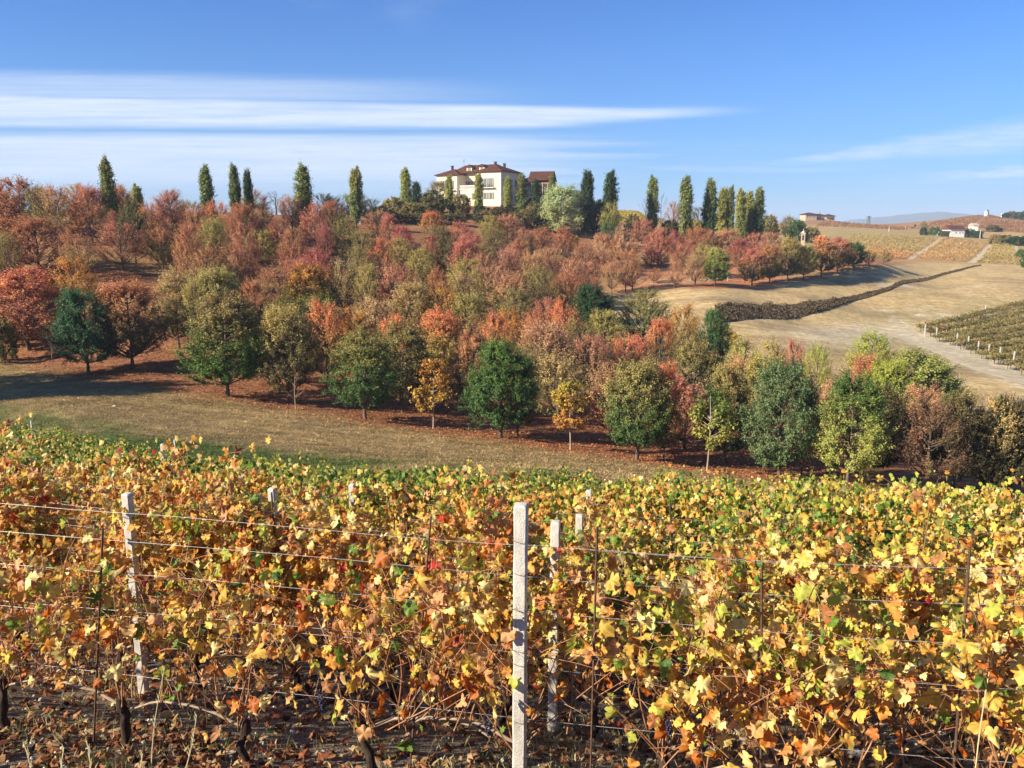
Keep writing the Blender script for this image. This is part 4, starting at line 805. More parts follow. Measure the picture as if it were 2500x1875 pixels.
# right wing
for x in (19.4,):
    window(villa, x - .8, -1.2, 7.5, 1.0, 2.6); window(villa, x + 1.2, -1.2, 7.5, 1.0, 2.6); window(villa, x - .8, -1.2, 4.0, 1.0, 1.9); window(villa, x + 1.4, -1.2, 4.0, 1.0, 1.9)
    window(villa, x + 1.6, -1.2, -.2, 1.4, 1.3, mat_s=M_WOODSH); balcony(villa, x + .2, -1.2, 7.4, 5.0)
window(villa, 16.2, -1.2, 4.0, .8, 1.8)
for y in (1.2, 4.6, 8.2):
    window(villa, LW, y, 7.5, 1.1, 2.3, axis='y'); window(villa, LW, y, 4.0, 1.1, 1.8, axis='y')
ww = MB(); ww.box(15.5, 16.3, -2.6, -1.4, -4, 1.2); ww.build('buttress', M_WHITEW, villa)
dp = MB(); dp.tube([(7.8, -.08, -1), (7.8, -.08, EH - .5)], .07, 6); dp.tube([(15.6, -1.3, -1), (15.6, -1.3, EH)], .07, 6); dp.build('drainpipe', M_IRON, villa)
an = MB(); an.tube([(7.0, 5, EH + 1.0), (7.0, 5, EH + 4.4)], .035, 5)
for k, z in enumerate((3.6, 3.9, 4.2)): an.box(6.4 + .1 * k, 7.6 - .1 * k, 4.97, 5.03, EH + z, EH + z + .05)
an.build('antenna', M_IRON, roof)
# the brown house behind it, right
Yb = 262.0; bx = ray(1280, 450)[0] * Yb; bz2 = ray(1280, 489)[1] * Yb; eb = ray(1300, 441)[1] * Yb - bz2
bh = local('brown_house', bx, Yb, bz2, -R(12)); tag(bh, 'brown timber house with red gabled roof right of the cream villa', 'house')
b_ = MB(); b_.box(0, 8.2, 0, 8, -3, eb); b_.build('wall', M_BROWN, bh)
r_ = MB(); V = [(1.2, -.8, eb), (8.9, -.8, eb), (1.2, 4, eb + 3.0), (8.9, 4, eb + 3.0), (1.2, 8.8, eb), (8.9, 8.8, eb)]
r_.poly(V, [(0, 1, 3, 2), (2, 3, 5, 4), (0, 2, 4), (1, 5, 3), (0, 4, 5, 1)]); hip_roof(r_, -.3, 3.0, -2.2, 2.0, eb - .4, 1.4, .5); rf2 = r_.build('roof', M_TILE, bh)
t_ = MB(); t_.box(-.3, 3.0, -2.2, 0, 1.5, eb - .4); t_.build('bay', M_BROWN, bh)
t_ = MB(); t_.box(-.1, .35, -2.35, -2.203, 1.7, eb - .5); t_.box(2.5, 2.95, -2.35, -2.203, 1.7, eb - .5); t_.box(.35, 2.5, -2.35, -2.203, 1.7, 2.6); t_.box(.35, 2.5, -2.35, -2.203, eb - .9, eb - .5); t_.build('window_frame', M_STONEW, bh)
window(bh, 1.4, -2.2, 2.7, 1.7, 1.4, shutters=False)
t_ = MB(); V = [(-.2, -2.6, 1.4), (3.0, -2.6, 1.4), (1.8, -2.6, .2), (-.2, -2.6, .4)]; V += [(a, b + .5, c) for a, b, c in V]
t_.poly(V, [(3, 2, 1, 0), (4, 5, 6, 7), (0, 1, 5, 4), (1, 2, 6, 5), (2, 3, 7, 6), (3, 0, 4, 7)]); t_.build('stair', M_STONEW, bh)
t_ = MB()
for x in (6.0, 7.6, 9.2, 10.6): t_.box(x - .1, x + .1, -1.6, -1.4, -1.0, eb - 1.0)
t_.box(5.6, 10.9, -1.65, -1.35, eb - 1.0, eb - .75); t_.box(5.6, 10.9, -1.65, -1.35, 1.0, 1.2); t_.build('veranda', M_STONEW, bh)
t_ = MB(); t_.box(8.203, 10.8, -1.0, 6, -2, 1.0); t_.build('lower_wall', M_BROWN, bh)
window(bh, 7.0, 0, 2.4, 1.0, 1.3, shutters=False)
# low shed roof behind the willow
Ys = 250.0; q0 = ray(1374, 460)[0] * Ys; zs = ray(1374, 460)[1] * Ys
sh = local('shed', q0, Ys, zs - 3.0, -R(5)); tag(sh, 'low shed with long dark roof behind the willow', 'shed')
t_ = MB(); t_.box(0, 6.0, 0, 4, -2.5, 2.2); t_.build('wall', M_BROWN, sh)
t_ = MB(); V = [(-.4, -.6, 3.0), (6.6, -.6, 2.0), (6.6, 4.6, 2.0), (-.4, 4.6, 3.0)]; V += [(a, b, c - .2) for a, b, c in V]
t_.poly(V, [(0, 1, 2, 3), (7, 6, 5, 4), (0, 4, 5, 1), (1, 5, 6, 2), (2, 6, 7, 3), (3, 7, 4, 0)]); t_.build('roof', M_TILE, sh)
# pole and pillar on the bank
def ptop(u, v, Y): a, b = ray(u, v); return a * Y, Y, b * Y
X, Y, Z = ptop(859, 508, 170); zb = H(X + .4, Y); o = MB().tube([(.5, 0, 0), (0, 0, Z - zb)], .14, 8).tube([(0, 0, Z - zb - .1), (-.5, 0, Z - zb + .05)], .08, 6).build('pole', M_POLE, None, loc=(X, Y, zb)); tag(o, 'leaning pale pole on the bank beside the grey pillar', 'pole')
X, Y, Z = ptop(875, 519, 170); zb = H(X, Y); o = MB().box(-.4, .4, -.3, .3, -.3, Z - zb).box(-.5, .5, -.4, .4, Z - zb, Z - zb + .15).build('pillar', M_POLE, None, loc=(X, Y, zb)); tag(o, 'squat grey pillar on the bank right of the leaning pole', 'pillar')
# stone farmhouse on the skyline
Y = 590.0; a0, b0 = ray(1966, 538); a1, b1 = ray(2044, 538); L = (a1 - a0) * Y; et = ray(1966, 525)[1] * Y - b0 * Y
fh = local('stone_farmhouse', a0 * Y, Y, b0 * Y, R(4)); tag(fh, 'stone farmhouse with several red roofs on the far skyline', 'house')
t_ = MB(); t_.box(0, L * .36, 0, 9, -5, et + .6); t_.box(L * .36, L * .68, 2, 9, -5, et - .2); t_.box(L * .68, L * .96, 1, 9, -5, et - .6); t_.build('wall', M_STONEW, fh)
t_ = MB(); hip_roof(t_, 0, L * .36, 0, 9, et + .6, 1.3, .8); hip_roof(t_, L * .36, L * .68, 2, 9, et - .2, 1.5, .5); hip_roof(t_, L * .68, L * .96, 1, 9, et - .6, 1.4, 1.0); r_ = t_.build('roof', M_TILE, fh)
MB().box(L * .5, L * .54, 4, 5, et + .9, et + 2.2).build('chimney', M_STONEW, r_)
for x in (.06, .16, .27): window(fh, L * x, 0, 1.8, .9, 1.3, shutters=False)
for x in (.44, .52, .62): window(fh, L * x, 2, .8, 1.2, 1.6, shutters=False)
for x in (.74, .88): window(fh, L * x, 1, .9, 1.0, 1.4, shutters=False)
MB().box(L * .68, L * .96, -.2, .997, 2.2, 2.5).build('balcony', M_STONEW, fh)
# white farm at the right
X, Y, Z = ground(2324, 578, 300, 800); Wd = wpx(30, Y)
wf = local('white_farmhouse', X, Y, Z, R(2)); tag(wf, 'long white farmhouse with red roof on the far right slope', 'house')
hh = ray(2330, 560)[1] * Y - Z
t_ = MB(); t_.box(-1, Wd, 0, 8, -2, hh); t_.build('wall', M_WHITEW, wf)
t_ = MB(); V = [(-1.6, -.7, hh), (Wd + .6, -.7, hh), (-1.6, 4, hh + 2.0), (Wd + .6, 4, hh + 2.0), (-1.6, 8.7, hh), (Wd + .6, 8.7, hh)]
t_.poly(V, [(0, 1, 3, 2), (2, 3, 5, 4), (0, 2, 4), (1, 5, 3), (0, 4, 5, 1)]); t_.build('roof', M_TILE, wf)
for x in (.3, .62, .85): window(wf, Wd * x, 0, hh * .45, .7, .8, shutters=False)
X2, Y2, Z2 = ground(2298, 576, 300, 800); ob = local('farm_outbuilding', X2, Y2, Z2, R(2)); tag(ob, 'low pale outbuilding left of the far white farmhouse', 'building')
t_ = MB(); t_.box(0, wpx(17, Y2), 0, 6, -1, 2.4); t_.build('wall', M_WHITEW, ob); t_ = MB(); t_.box(-.4, wpx(17, Y2) + .4, -.5, 6.5, 2.403, 2.7); t_.build('roof', M_POLE, ob)
MB().box(1.2, 2.4, -.06, .02, .2, 1.8).build('door', M_GLASS, ob)
X2, Y2, Z2 = ground(2376, 566, 300, 800); ob = local('farm_barn', X2, Y2, Z2, R(-3)); tag(ob, 'small pale barn right of the wide green tree at the far farm', 'barn')
t_ = MB(); t_.box(0, wpx(11, Y2), 0, 6, -2, 3.6); t_.build('wall', M_WHITEW, ob); t_ = MB(); q = wpx(11, Y2)
V = [(-.5, -.5, 3.6), (q + .5, -.5, 3.6), (-.5, 3, 5.0), (q + .5, 3, 5.0), (-.5, 6.5, 3.6), (q + .5, 6.5, 3.6)]; t_.poly(V, [(0, 1, 3, 2), (2, 3, 5, 4), (0, 2, 4), (1, 5, 3), (0, 4, 5, 1)]); t_.build('roof', M_STONEW, ob)
# white tower on the hilltop
X2, Y2, Z2 = ground(2407, 528, 400, 850); ob = local('white_tower', X2, Y2, Z2, 0); tag(ob, 'small white tower on top of the far right hill', 'tower')
hh = ray(2407, 514)[1] * Y2 - Z2; MB().box(-.8, .8, -.8, .8, -1, hh * .82).build('wall', M_WHITEW, ob)
t_ = MB(); t_.poly([(-1, -1, hh * .825), (1, -1, hh * .825), (1, 1, hh * .825), (-1, 1, hh * .825), (0, 0, hh)], [(0, 1, 4), (1, 2, 4), (2, 3, 4), (3, 0, 4), (3, 2, 1, 0)]); t_.build('roof', M_WHITEW, ob)
X2, Y2, Z2 = ground(2446, 530, 400, 850); o = MB().box(-.6, .6, -.6, .6, -1, 2.8).box(-.7, .7, -.7, .7, 2.8, 3.1).build('cistern', M_WHITEW, None, loc=(X2, Y2, Z2)); tag(o, 'tiny white block at the edge of the far hilltop wood', 'tank')
# white shrine and small white house
Y = 262.0; a, b = ray(1960, 591); zt = ray(1960, 561)[1] * Y; zb = H(a * Y, Y); s_ = local('wayside_shrine', a * Y, Y, zb, R(-20)); tag(s_, 'white wayside shrine with little dome behind the right hand trees', 'shrine')
hh = zt - zb; MB().box(-.6, .6, -.6, .6, -.5, hh * .74).box(-.75, .75, -.75, .75, hh * .74, hh * .80).build('wall', M_STONEW, s_)
MB().sphere((0, 0, hh * .80), .6, 12, 8).tube([(0, 0, hh * .9), (0, 0, hh * 1.03)], .1, 6).build('dome', M_POLE, s_); MB().box(-.25, .25, -.66, -.59, hh * .35, hh * .66).build('niche', M_GLASS, s_)
Y = 300.0; a, b = ray(1862, 574); zb = max(H(a * Y, Y), b * Y); s_ = local('small_house', a * Y, Y, zb, R(-6)); tag(s_, 'small white house with dark porch right of the last poplar', 'house')
MB().box(0, 4.6, 0, 4, -2, 2.6).build('wall', M_WHITEW, s_); MB().box(-.3, 4.9, -1.2, 4.3, 2.603, 2.85).build('roof', M_TILE, s_)
MB().box(2.2, 4.2, -.06, .02, .3, 2.1).build('window', M_GLASS, s_); t_ = MB(); t_.box(.1, .3, -1.1, -.9, -.5, 2.6); t_.box(4.3, 4.5, -1.1, -.9, -.5, 2.6); t_.build('porch_post', M_BEAM, s_)
# poles and a pylon far off
for u, vt, vb, l in ((2392, 562, 583, 'pale pole right of the far farm, taller than its trees'), (2170, 553, 566, 'thin pale pole at the left end of the far dark vineyard'), (2210, 552, 560, 'thin pale pole in the middle of the far dark vineyard'), (2392 - 20, 560, 570, 'short pole beside the far barn')):
    X2, Y2, Z2 = ground(u, vb, 250, 800); hh = ray(u, vt)[1] * Y2 - Z2
    o = MB().tube([(0, 0, -.5), (0, 0, hh)], [.22, .14], 6).box(-.5, .5, -.06, .06, hh * .93, hh * .96).build('utility_pole', M_POLE, None, loc=(X2, Y2, Z2)); tag(o, l, 'pole')
X2, Y2, Z2 = ground(2120, 552, 300, 800); hh = ray(2120, 527)[1] * Y2 - Z2; t_ = MB()
for sx_, sy_ in ((-1, -1), (1, -1), (1, 1), (-1, 1)): t_.tube([(sx_ * 1.1, sy_ * 1.1, -.5), (sx_ * .25, sy_ * .25, hh)], .13, 4)
for k in range(6):
    z0, z1 = hh * k / 6, hh * (k + 1) / 6; w0, w1 = 1.1 - .85 * k / 6, 1.1 - .85 * (k + 1) / 6
    for s1 in (-1, 1): t_.tube([(-w0, s1 * w0, z0), (w1, s1 * w1, z1)], .08, 4); t_.tube([(s1 * w0, -w0, z0), (s1 * w1, w1, z1)], .08, 4)
for z in (.8, .9): t_.box(-1.8, 1.8, -.1, .1, hh * z, hh * z + .2)
o = t_.build('lattice_pylon', M_IRON, None, loc=(X2, Y2, Z2)); tag(o, 'lattice pylon on the far ridge', 'pylon')
# pale tree stakes between the upper right trees
for i, (u, vb) in enumerate([(1638, 684), (1685, 687), (1730, 687), (1776, 688), (1821, 682), (1864, 677), (1892, 672), (1944, 666), (1984, 660), (2061, 644), (2098, 638)]):
    X, Y, Z = ground(u, vb, 100); o = MB().box(-.07, .07, -.07, .07, -.3, 1.7).build('tree_stake', M_POLE, None, loc=(X, Y, Z)); tag(o, ORD[i] + ' pale tree stake from the left under the upper right orchard', 'stake', 'pale stakes in the upper orchard')

# ------------------------------------------------------------------ scrub strip on the bank, far fields, far vines
rb = np.random.default_rng(77)
T_Q = T_LEAF; 
def cards(name, pos, size, cols_, label, cat, seed=0, m=None, flat=.0, kind='stuff', up=.35):
    r = np.random.default_rng(seed); n = len(pos); nrm = r.normal(0, 1, (n, 3)) + np.array([0, -.25, up]); nrm[:, 2] += flat * 6
    V, F = scatter(T_Q, F_LEAF, pos, basis(nrm, r.normal(0, 1, (n, 3))), size * r.uniform(.6, 1.3, n))
    o = mk(name, V, F, m or M_GRASS, cols=np.repeat(cols_, 4, 0)); tag(o, label, cat, kind=kind); return o
def pal(r, n, cs, w=None, v=.3):
    cs = np.array(cs); k = r.choice(len(cs), n, p=w); return cs[k] * r.uniform(1 - v, 1 + v, (n, 1))
up_ = np.array([ground(u, v, 100)[:2] for u, v in [(1745, 752), (1800, 748), (1880, 744), (1960, 742), (2020, 735), (2085, 722), (2170, 702), (2240, 683), (2300, 668), (2350, 656), (2395, 647)]])
lo_ = np.array([ground(u, v, 100)[:2] for u, v in [(1745, 790), (1800, 786), (1880, 781), (1960, 774), (2020, 758), (2085, 735), (2170, 711), (2240, 689), (2300, 673), (2350, 660), (2395, 649)]])
n = 60000; s = rb.random(n) * 10; k = np.minimum(s.astype(int), 9); f = (s - k)[:, None]; t_ = rb.random(n)[:, None]
xy = (up_[k] * (1 - f) + up_[k + 1] * f) * t_ + (lo_[k] * (1 - f) + lo_[k + 1] * f) * (1 - t_)
wcl = fbm(xy[:, 0] * .5, xy[:, 1] * .5, 44); hgt = np.clip(.8 + .9 * wcl, .15, 2.0) * np.interp(s, [0, 4, 6, 10], [.75, .6, .22, .14]) * np.where(fbm(xy[:, 0] * 1.7, xy[:, 1] * 1.7, 45) > .1, .55, 1)
pos = np.column_stack([xy, GZ(xy[:, 0], xy[:, 1]) + rb.random(n) * hgt])
cards('bramble_strip', pos, .22, pal(rb, n, [(.085, .055, .035), (.15, .10, .06), (.04, .032, .02), (.24, .18, .10)]), 'dark brown brambles covering the long bank across the stubble field', 'brambles', 7)
def patch_field(name, quad, step, size, cs, label, seed, hmin=.1, hmax=.9, y0=210, w=None):
    r = np.random.default_rng(seed); Q = np.array([ground(u, v, y0)[:2] for u, v in quad])       # corners: far-left, far-right, near-right, near-left
    La = (np.linalg.norm(Q[1] - Q[0]) + np.linalg.norm(Q[2] - Q[3])) / 2; rows = int(La / (step * .6)); out = []
    Lb = (np.linalg.norm(Q[3] - Q[0]) + np.linalg.norm(Q[2] - Q[1])) / 2; per = int(Lb / (size * .26))
    for i in range(rows):
        a = (i + .5) / rows; tt = r.random(per); p = (Q[0] * (1 - a) + Q[1] * a)[None] * (1 - tt[:, None]) + (Q[3] * (1 - a) + Q[2] * a)[None] * tt[:, None]; out.append(p + r.normal(0, .45, p.shape))
    xy = np.concatenate(out); pos = np.column_stack([xy, GZ(xy[:, 0], xy[:, 1]) + r.uniform(hmin, hmax, len(xy))])
    c_ = pal(r, len(xy), cs, w, .15) * (1 + .25 * fbm(xy[:, 0] * .06, xy[:, 1] * .06, seed))[:, None]
    cards(name, pos, size * .62, c_, label, 'vineyard', seed, up=1.2); return Q
OR = [(.44, .22, .09), (.42, .24, .10), (.43, .26, .11), (.40, .20, .08)]; YO = [(.34, .27, .10), (.37, .27, .11), (.31, .25, .09), (.38, .24, .10)]; RB = [(.30, .155, .08), (.27, .14, .07), (.32, .18, .09), (.25, .14, .07)]
patch_field('vineyard_field', [(2301, 582), (2414, 597), (2362, 640), (2232, 632)], 3.2, .8, OR + YO[:2], 'orange vineyard between the two pale tracks in the distance', 21)
patch_field('vineyard_field', [(2130, 604), (2236, 622), (2200, 634), (2090, 626)], 3.2, .8, OR, 'orange vineyard patch left of the first pale track', 22)
patch_field('vineyard_field', [(2080, 574), (2290, 583), (2240, 615), (2040, 602)], 3.4, .8, YO, 'faded olive vineyard left of the first pale track, above the orange patch', 23)
patch_field('vineyard_field', [(2426, 598), (2472, 602), (2496, 650), (2378, 645)], 3.2, .8, YO, 'yellowish vineyard right of the second pale track', 24)
patch_field('vineyard_field', [(2270, 544), (2400, 527), (2366, 552), (2262, 560)], 4.5, 1.3, RB, 'reddish brown vineyard on the left flank of the far hill', 25, y0=380)
patch_field('vineyard_field', [(2412, 526), (2540, 545), (2540, 575), (2385, 556)], 4.5, 1.3, RB, 'reddish brown vineyard on the right flank of the far hill', 26, y0=380)
patch_field('vineyard_field', [(2010, 540), (2240, 556), (2200, 562), (1990, 553)], 4.5, 1.2, RB, 'rust brown vineyard below the stone farmhouse', 27, y0=380)
patch_field('vineyard_field', [(1500, 519), (1560, 519), (1590, 548), (1490, 548)], 3.0, .7, [(.52, .40, .08), (.44, .32, .07), (.30, .26, .07)], 'yellow vineyard knoll behind the slim lone poplar', 28, y0=235)
# the near-right vineyard block: many short rows, seen as one mass
r = np.random.default_rng(91); rows = []; A0 = np.array(ground(2243, 812, 90)[:2]); A1 = np.array(ground(2560, 950, 80)[:2]); dirv = np.array([.80, .60]); NR = 12
for i in range(NR):
    p0 = A0 + (A1 - A0) * i / (NR - 1) + dirv * r.uniform(-.5, 1.2); n = 7000; t_ = r.random(n) * 62; clump = np.clip(.55 + .55 * fbm(t_ * .9, t_ * 0 + i * 3, 60 + i, 4), .12, 1.15)
    z = r.beta(1.6, 1.3, n) * 1.15 * clump + .65; xy = p0 + dirv * t_[:, None] + np.column_stack([r.normal(0, .42, n), r.normal(0, .42, n)]); rows.append(np.column_stack([xy, GZ(xy[:, 0], xy[:, 1]) + z]))
pos = np.concatenate(rows); ck = fbm(pos[:, 0] * .35, pos[:, 1] * .35, 66)[:, None]
c_ = pal(r, len(pos), [(.17, .18, .055), (.24, .20, .065), (.12, .11, .045), (.30, .18, .07)]) * (1 + .35 * ck)
cards('vine_rows', pos, .27, c_, 'block of dull green and brown vine rows on the slope at right', 'vineyard', 92)
stw = MB()
for i in range(NR):
    p0 = A0 + (A1 - A0) * i / (NR - 1)
    for j in range(22):
        x, y = p0 + dirv * (1.0 + j * 1.1) + r.normal(0, .1, 2); z = H(x, y); stw.tube([(x, y, z), (x + r.normal(0, .06), y, z + .9)], .05, 4, cap=False)
o = stw.build('vine_stems', M_VTRUNK); tag(o, 'dark vine stems under the vine rows at right', 'vine stems', kind='stuff')
for i, (u, vb) in enumerate([(2257, 823), (2285, 831), (2335, 845), (2362, 853), (2387, 866), (2412, 874), (2440, 883), (2473, 893), (2405, 772)]):
    X, Y, Z = ground(u, vb, 90); o = MB().box(-.07, .07, -.07, .07, -.2, 2.0).build('vineyard_post', M_POLE, None, loc=(X, Y, Z)); o.rotation_euler[1] = .08 * math.sin(i * 3.1)
    tag(o, (ORD[i] + ' pale post from the left at the near ends of the right vine rows') if i < 8 else 'single pale post at the upper edge of the right vine block', 'post', 'posts of the right vine block')

# ------------------------------------------------------------------ the vineyard in the foreground
half = [(0.0, 0.0), (0.09, -0.17), (0.22, -0.24), (0.34, -0.20), (0.42, -0.07), (0.40, 0.05), (0.52, 0.10), (0.60, 0.22), (0.62, 0.36), (0.50, 0.40), (0.36, 0.41), (0.40, 0.55), (0.36, 0.68), (0.25, 0.74), (0.15, 0.86), (0.0, 1.0)]
rim = half + [(-x, y) for x, y in half[-2:0:-1]]
def leaf_template(rim, curl, fold, mid=True, seed=0):
    r = np.random.default_rng(seed); P = np.array(rim); C = np.array([(0, .28)]); inner = (P - C) * .55 + C
    if mid: A_ = np.concatenate([C, inner, P])
    else: A_ = np.concatenate([C, P])
    n = len(P); z = -fold * np.abs(A_[:, 0]) ** 1.3 - curl * (A_[:, 1] - .2) ** 2 * np.sign(A_[:, 1] - .1) + .05 * np.sin(A_[:, 0] * 9 + seed) * np.cos(A_[:, 1] * 7 + seed * 2) * (1 if mid else .5)
    an = np.arctan2(A_[:, 0], A_[:, 1] - .28); rd = np.hypot(A_[:, 0], A_[:, 1] - .28); z = z + (.16 if mid else .10) * rd * np.cos(5 * an + .3 * np.sin(seed * 2.1)) + .10 * rd * np.sin(2 * an + seed * 1.7)
    T = np.column_stack([A_[:, 0], A_[:, 1] + .05, z]); j = np.arange(n); j2 = (j + 1) % n
    if mid: F = [np.stack([j * 0, 1 + j, 1 + j2], 1), np.stack([1 + j, 1 + n + j, 1 + n + j2, 1 + j2], 1)]; edge_ = np.r_[0, np.full(n, .45), np.ones(n)]
    else: F = [np.stack([j * 0, 1 + j, 1 + j2], 1)]; edge_ = np.r_[0, np.ones(n)]
    return T, F, edge_
LEAF0 = [leaf_template(rim, c, f, True, i) for i, (c, f) in enumerate([(.25, .15), (.8, .55), (-.5, .5), (1.3, 1.0), (.5, -.45), (1.7, .5), (-1.0, .9)])]
rimM = [(0, 0), (.30, -.22), (.42, .05), (.62, .30), (.36, .44), (.34, .68), (0, 1), (-.34, .68), (-.36, .44), (-.62, .30), (-.42, .05), (-.30, -.22)]
LEAF1 = [leaf_template(rimM, c, f, False, i) for i, (c, f) in enumerate([(.3, .2), (.9, .7)])]
rimL = [(0, 0), (.42, -.1), (.55, .3), (0, 1), (-.55, .3), (-.42, -.1)]
LEAF2 = [leaf_template(rimL, .3, .25, False, 0)]
VP = dict(y=(.72, .47, .085), py=(.76, .62, .24), o=(.66, .30, .055), do=(.50, .14, .022), pk=(.66, .34, .14), r=(.46, .030, .02), dr=(.16, .015, .012), yg=(.44, .44, .065), g=(.16, .25, .035), dg=(.065, .13, .022), b=(.36, .155, .055))
KEYS = list(VP); PV = np.array([VP[k] for k in KEYS])
def mixw(**k): w = np.array([k.get(q, 0.0) for q in KEYS]); return w / w.sum()
MIXES = {'orange': mixw(y=3.0, py=1.8, o=3.4, do=1.5, pk=1.8, r=.28, dr=.12, yg=1.5, g=.9, dg=.4, b=.8), 'yellow': mixw(y=4.6, py=2.8, o=1.8, do=.5, pk=1.0, r=.05, yg=2.6, g=1.1, dg=.4, b=.4),
         'green': mixw(y=1.6, py=1.2, o=.8, do=.3, yg=3.2, g=2.4, dg=1.0, b=.3, pk=.3), 'low': mixw(y=2.0, py=1.8, o=2.6, do=1.7, pk=2.4, r=.2, dr=.15, yg=.6, g=.25, b=1.8), 'far': mixw(y=2.0, py=1.2, o=.7, do=.3, yg=3.4, g=2.4, dg=.8, b=.2), 'fargreen': mixw(y=.5, py=.4, o=.2, yg=2.0, g=4.0, dg=2.6)}
def vine_data(seed, lod, mix, dens=1.0, topz=2.05):
    """one plant, origin at its foot, row along x. returns trunk, canes, leaves, grapes"""
    r = np.random.default_rng(seed); tr = MB(); ca = MB(); old = MB()
    hz = r.uniform(.28, .42); n = 7; z = np.linspace(-.12, hz, n); wob = np.cumsum(r.normal(0, .022, (n, 2)), 0)
    tp = np.column_stack([wob[:, 0], wob[:, 1] * .6, z]); tr.tube(tp, np.linspace(.034, .026, n) * r.uniform(.8, 1.25, n), 8 if lod < 1 else 5)
    head = tp[-1]; tr.tube([head + (0, 0, -.04), head + (.01, 0, .05)], [.038, .026], 7 if lod < 1 else 5)
    sgn = 1 if r.random() > .5 else -1; L_ = r.uniform(.65, .9); q = np.linspace(0, 1, 9)
    arch = np.column_stack([head[0] + sgn * L_ * q, head[1] + r.normal(0, .01, 9), head[2] + .18 * np.sin(q * 2.4) - .06 * q]); old.tube(arch, np.linspace(.013, .008, 9), 6 if lod < 1 else 4)
    arch2 = np.column_stack([head[0] - sgn * .35 * q, head[1] + 0 * q, head[2] + .14 * np.sin(q * 2.0)])
    NODES = []; K = {0: 13, 1: 12, 2: 11}[lod]; K = int(K * (.8 + .3 * dens)); bend = r.normal(0, .2)
    for i in range(K):
        src = arch[r.integers(0, 9)] if i % 5 != 0 else (arch2[r.integers(2, 9)] if i % 2 else head); 
        hgt = topz - .5 + r.normal(0, .19) + (r.random() < .10) * r.uniform(.1, .35) - src[2] + .45; hgt = hgt if r.random() > .22 else hgt * r.uniform(.45, .8)
        m = 12; s = np.linspace(0, 1, m); lean = r.normal(0, .30); wy = r.normal(0, .10); ph = r.uniform(0, 6)
        C = np.column_stack([src[0] + lean * s ** 1.2 + .035 * np.sin(s * 7 + ph), src[1] + wy * s + .04 * np.sin(s * 5 + ph) + r.normal(0, .05) * s * s, src[2] + hgt * (s - .10 * s ** 3)])
        if r.random() < .35: C[:, 2] -= np.clip(s - .72, 0, 1) ** 2 * 3.0; C[:, 0] += np.sign(lean) * np.clip(s - .65, 0, 1) ** 1.5 * .7
        ca.tube(C, np.linspace(.0060, .0026, m) * (1 if lod < 2 else 1.5), 5 if lod < 1 else 3, cap=False)
        nn = int(hgt / .062); sn = (np.arange(nn) + .5) / nn; pts = np.column_stack([np.interp(sn, s, C[:, k]) for k in range(3)]); NODES.append(pts)
        if lod < 2:
            for _ in range(2 if lod else 4):   # laterals
                k = r.integers(nn // 3, nn); d = np.array([r.normal(0, 1), r.normal(0, .5), r.normal(.1, .5)]); d /= np.linalg.norm(d); l_ = r.uniform(.12, .42)
                E_ = pts[k] + d * l_ * np.linspace(0, 1, 5)[:, None] + np.array([0, 0, -.12]) * (np.linspace(0, 1, 5) ** 2)[:, None] * l_
                ca.tube(E_, np.linspace(.003, .0015, 5), 4 if lod < 1 else 3, cap=False); NODES.append(E_[1:])
        # stray low canes, some crossing over
    for _ in range({0: 12, 1: 3, 2: 0}[lod]):
        q0 = arch[r.integers(0, 9)] if r.random() < .7 else head; x0 = q0[0]; z0 = q0[2]; d = np.array([r.normal(0, .42), r.normal(0, .12), r.uniform(.55, 1.0)]); l_ = r.uniform(.6, 1.3); s = np.linspace(0, 1, 8)
        C = np.array([x0, r.normal(0, .06), z0]) + d * l_ * s[:, None] + np.array([.0, 0, -.25]) * (s ** 2)[:, None] * r.uniform(-.3, 1); ca.tube(C, np.linspace(.005, .0022, 8), 4, cap=False)
    N = np.concatenate(NODES); mult = {0: 2.15, 1: 3.1, 2: 3.2}[lod] * dens
    rep = r.poisson(mult, len(N)); pos = np.repeat(N, rep, 0); n = len(pos)
    off = r.normal(0, 1, (n, 3)) * np.array([.11, .11, .065]); src_ = pos.copy(); pos = pos + off
    hz_ = pos[:, 2]; prob = np.interp(hz_, [.2, .5, .8, 1.0, 1.3, 3], [.15, .36, .55, .74, 1, 1]) if lod == 0 else np.interp(hz_, [.25, .6, .9, 1.15, 3], [.05, .25, .55, .95, 1])
    keep = (r.random(n) < prob) & (hz_ > .12)
    if lod == 0: keep &= ~((fbm(pos[:, 0] * 5.5, hz_ * 5.5, seed + 1, 3) > .22) & (r.random(n) < .8))
    pos = pos[keep]; src_ = src_[keep]; hz_ = hz_[keep]; n = len(pos)
    if lod == 0:                                              # leaf stalks
        w_q = np.array([.0016, 0, .0008]); V4 = np.stack([src_ - w_q, src_ + w_q, pos + w_q * .7, pos - w_q * .7], 1).reshape(-1, 3); ca.add(V4, np.arange(n * 4).reshape(n, 4))
    side = np.where(r.random(n) < .72, -1.0, 1.0)
    nrm = np.column_stack([r.normal(-.25, .70, n), side * .60 + r.normal(0, .55, n), np.abs(r.normal(.35, .5, n))])
    tip = np.column_stack([r.normal(0, .65, n), r.normal(0, .3, n) + side * .25, r.normal(-.8, .45, n)])
    Bs = basis(nrm, tip); sz = r.uniform(.034, .094, n) * (1 if lod < 2 else 1.1)
    wts = np.where((hz_ < 1.0)[:, None], MIXES['low'][None], MIXES[mix][None]); clump = r.integers(0, 7, n)
    cum = np.cumsum(wts, 1); key = (r.random(n)[:, None] > cum).sum(1).clip(0, len(KEYS) - 1)
    # neighbours along a shoot turn together
    near_ = (np.floor(pos[:, 0] * 4.5 + 30) * 17 + np.floor(pos[:, 2] * 4.5) * 5).astype(int); rk = np.random.default_rng(seed + 5); tabs = rk.random(4000)
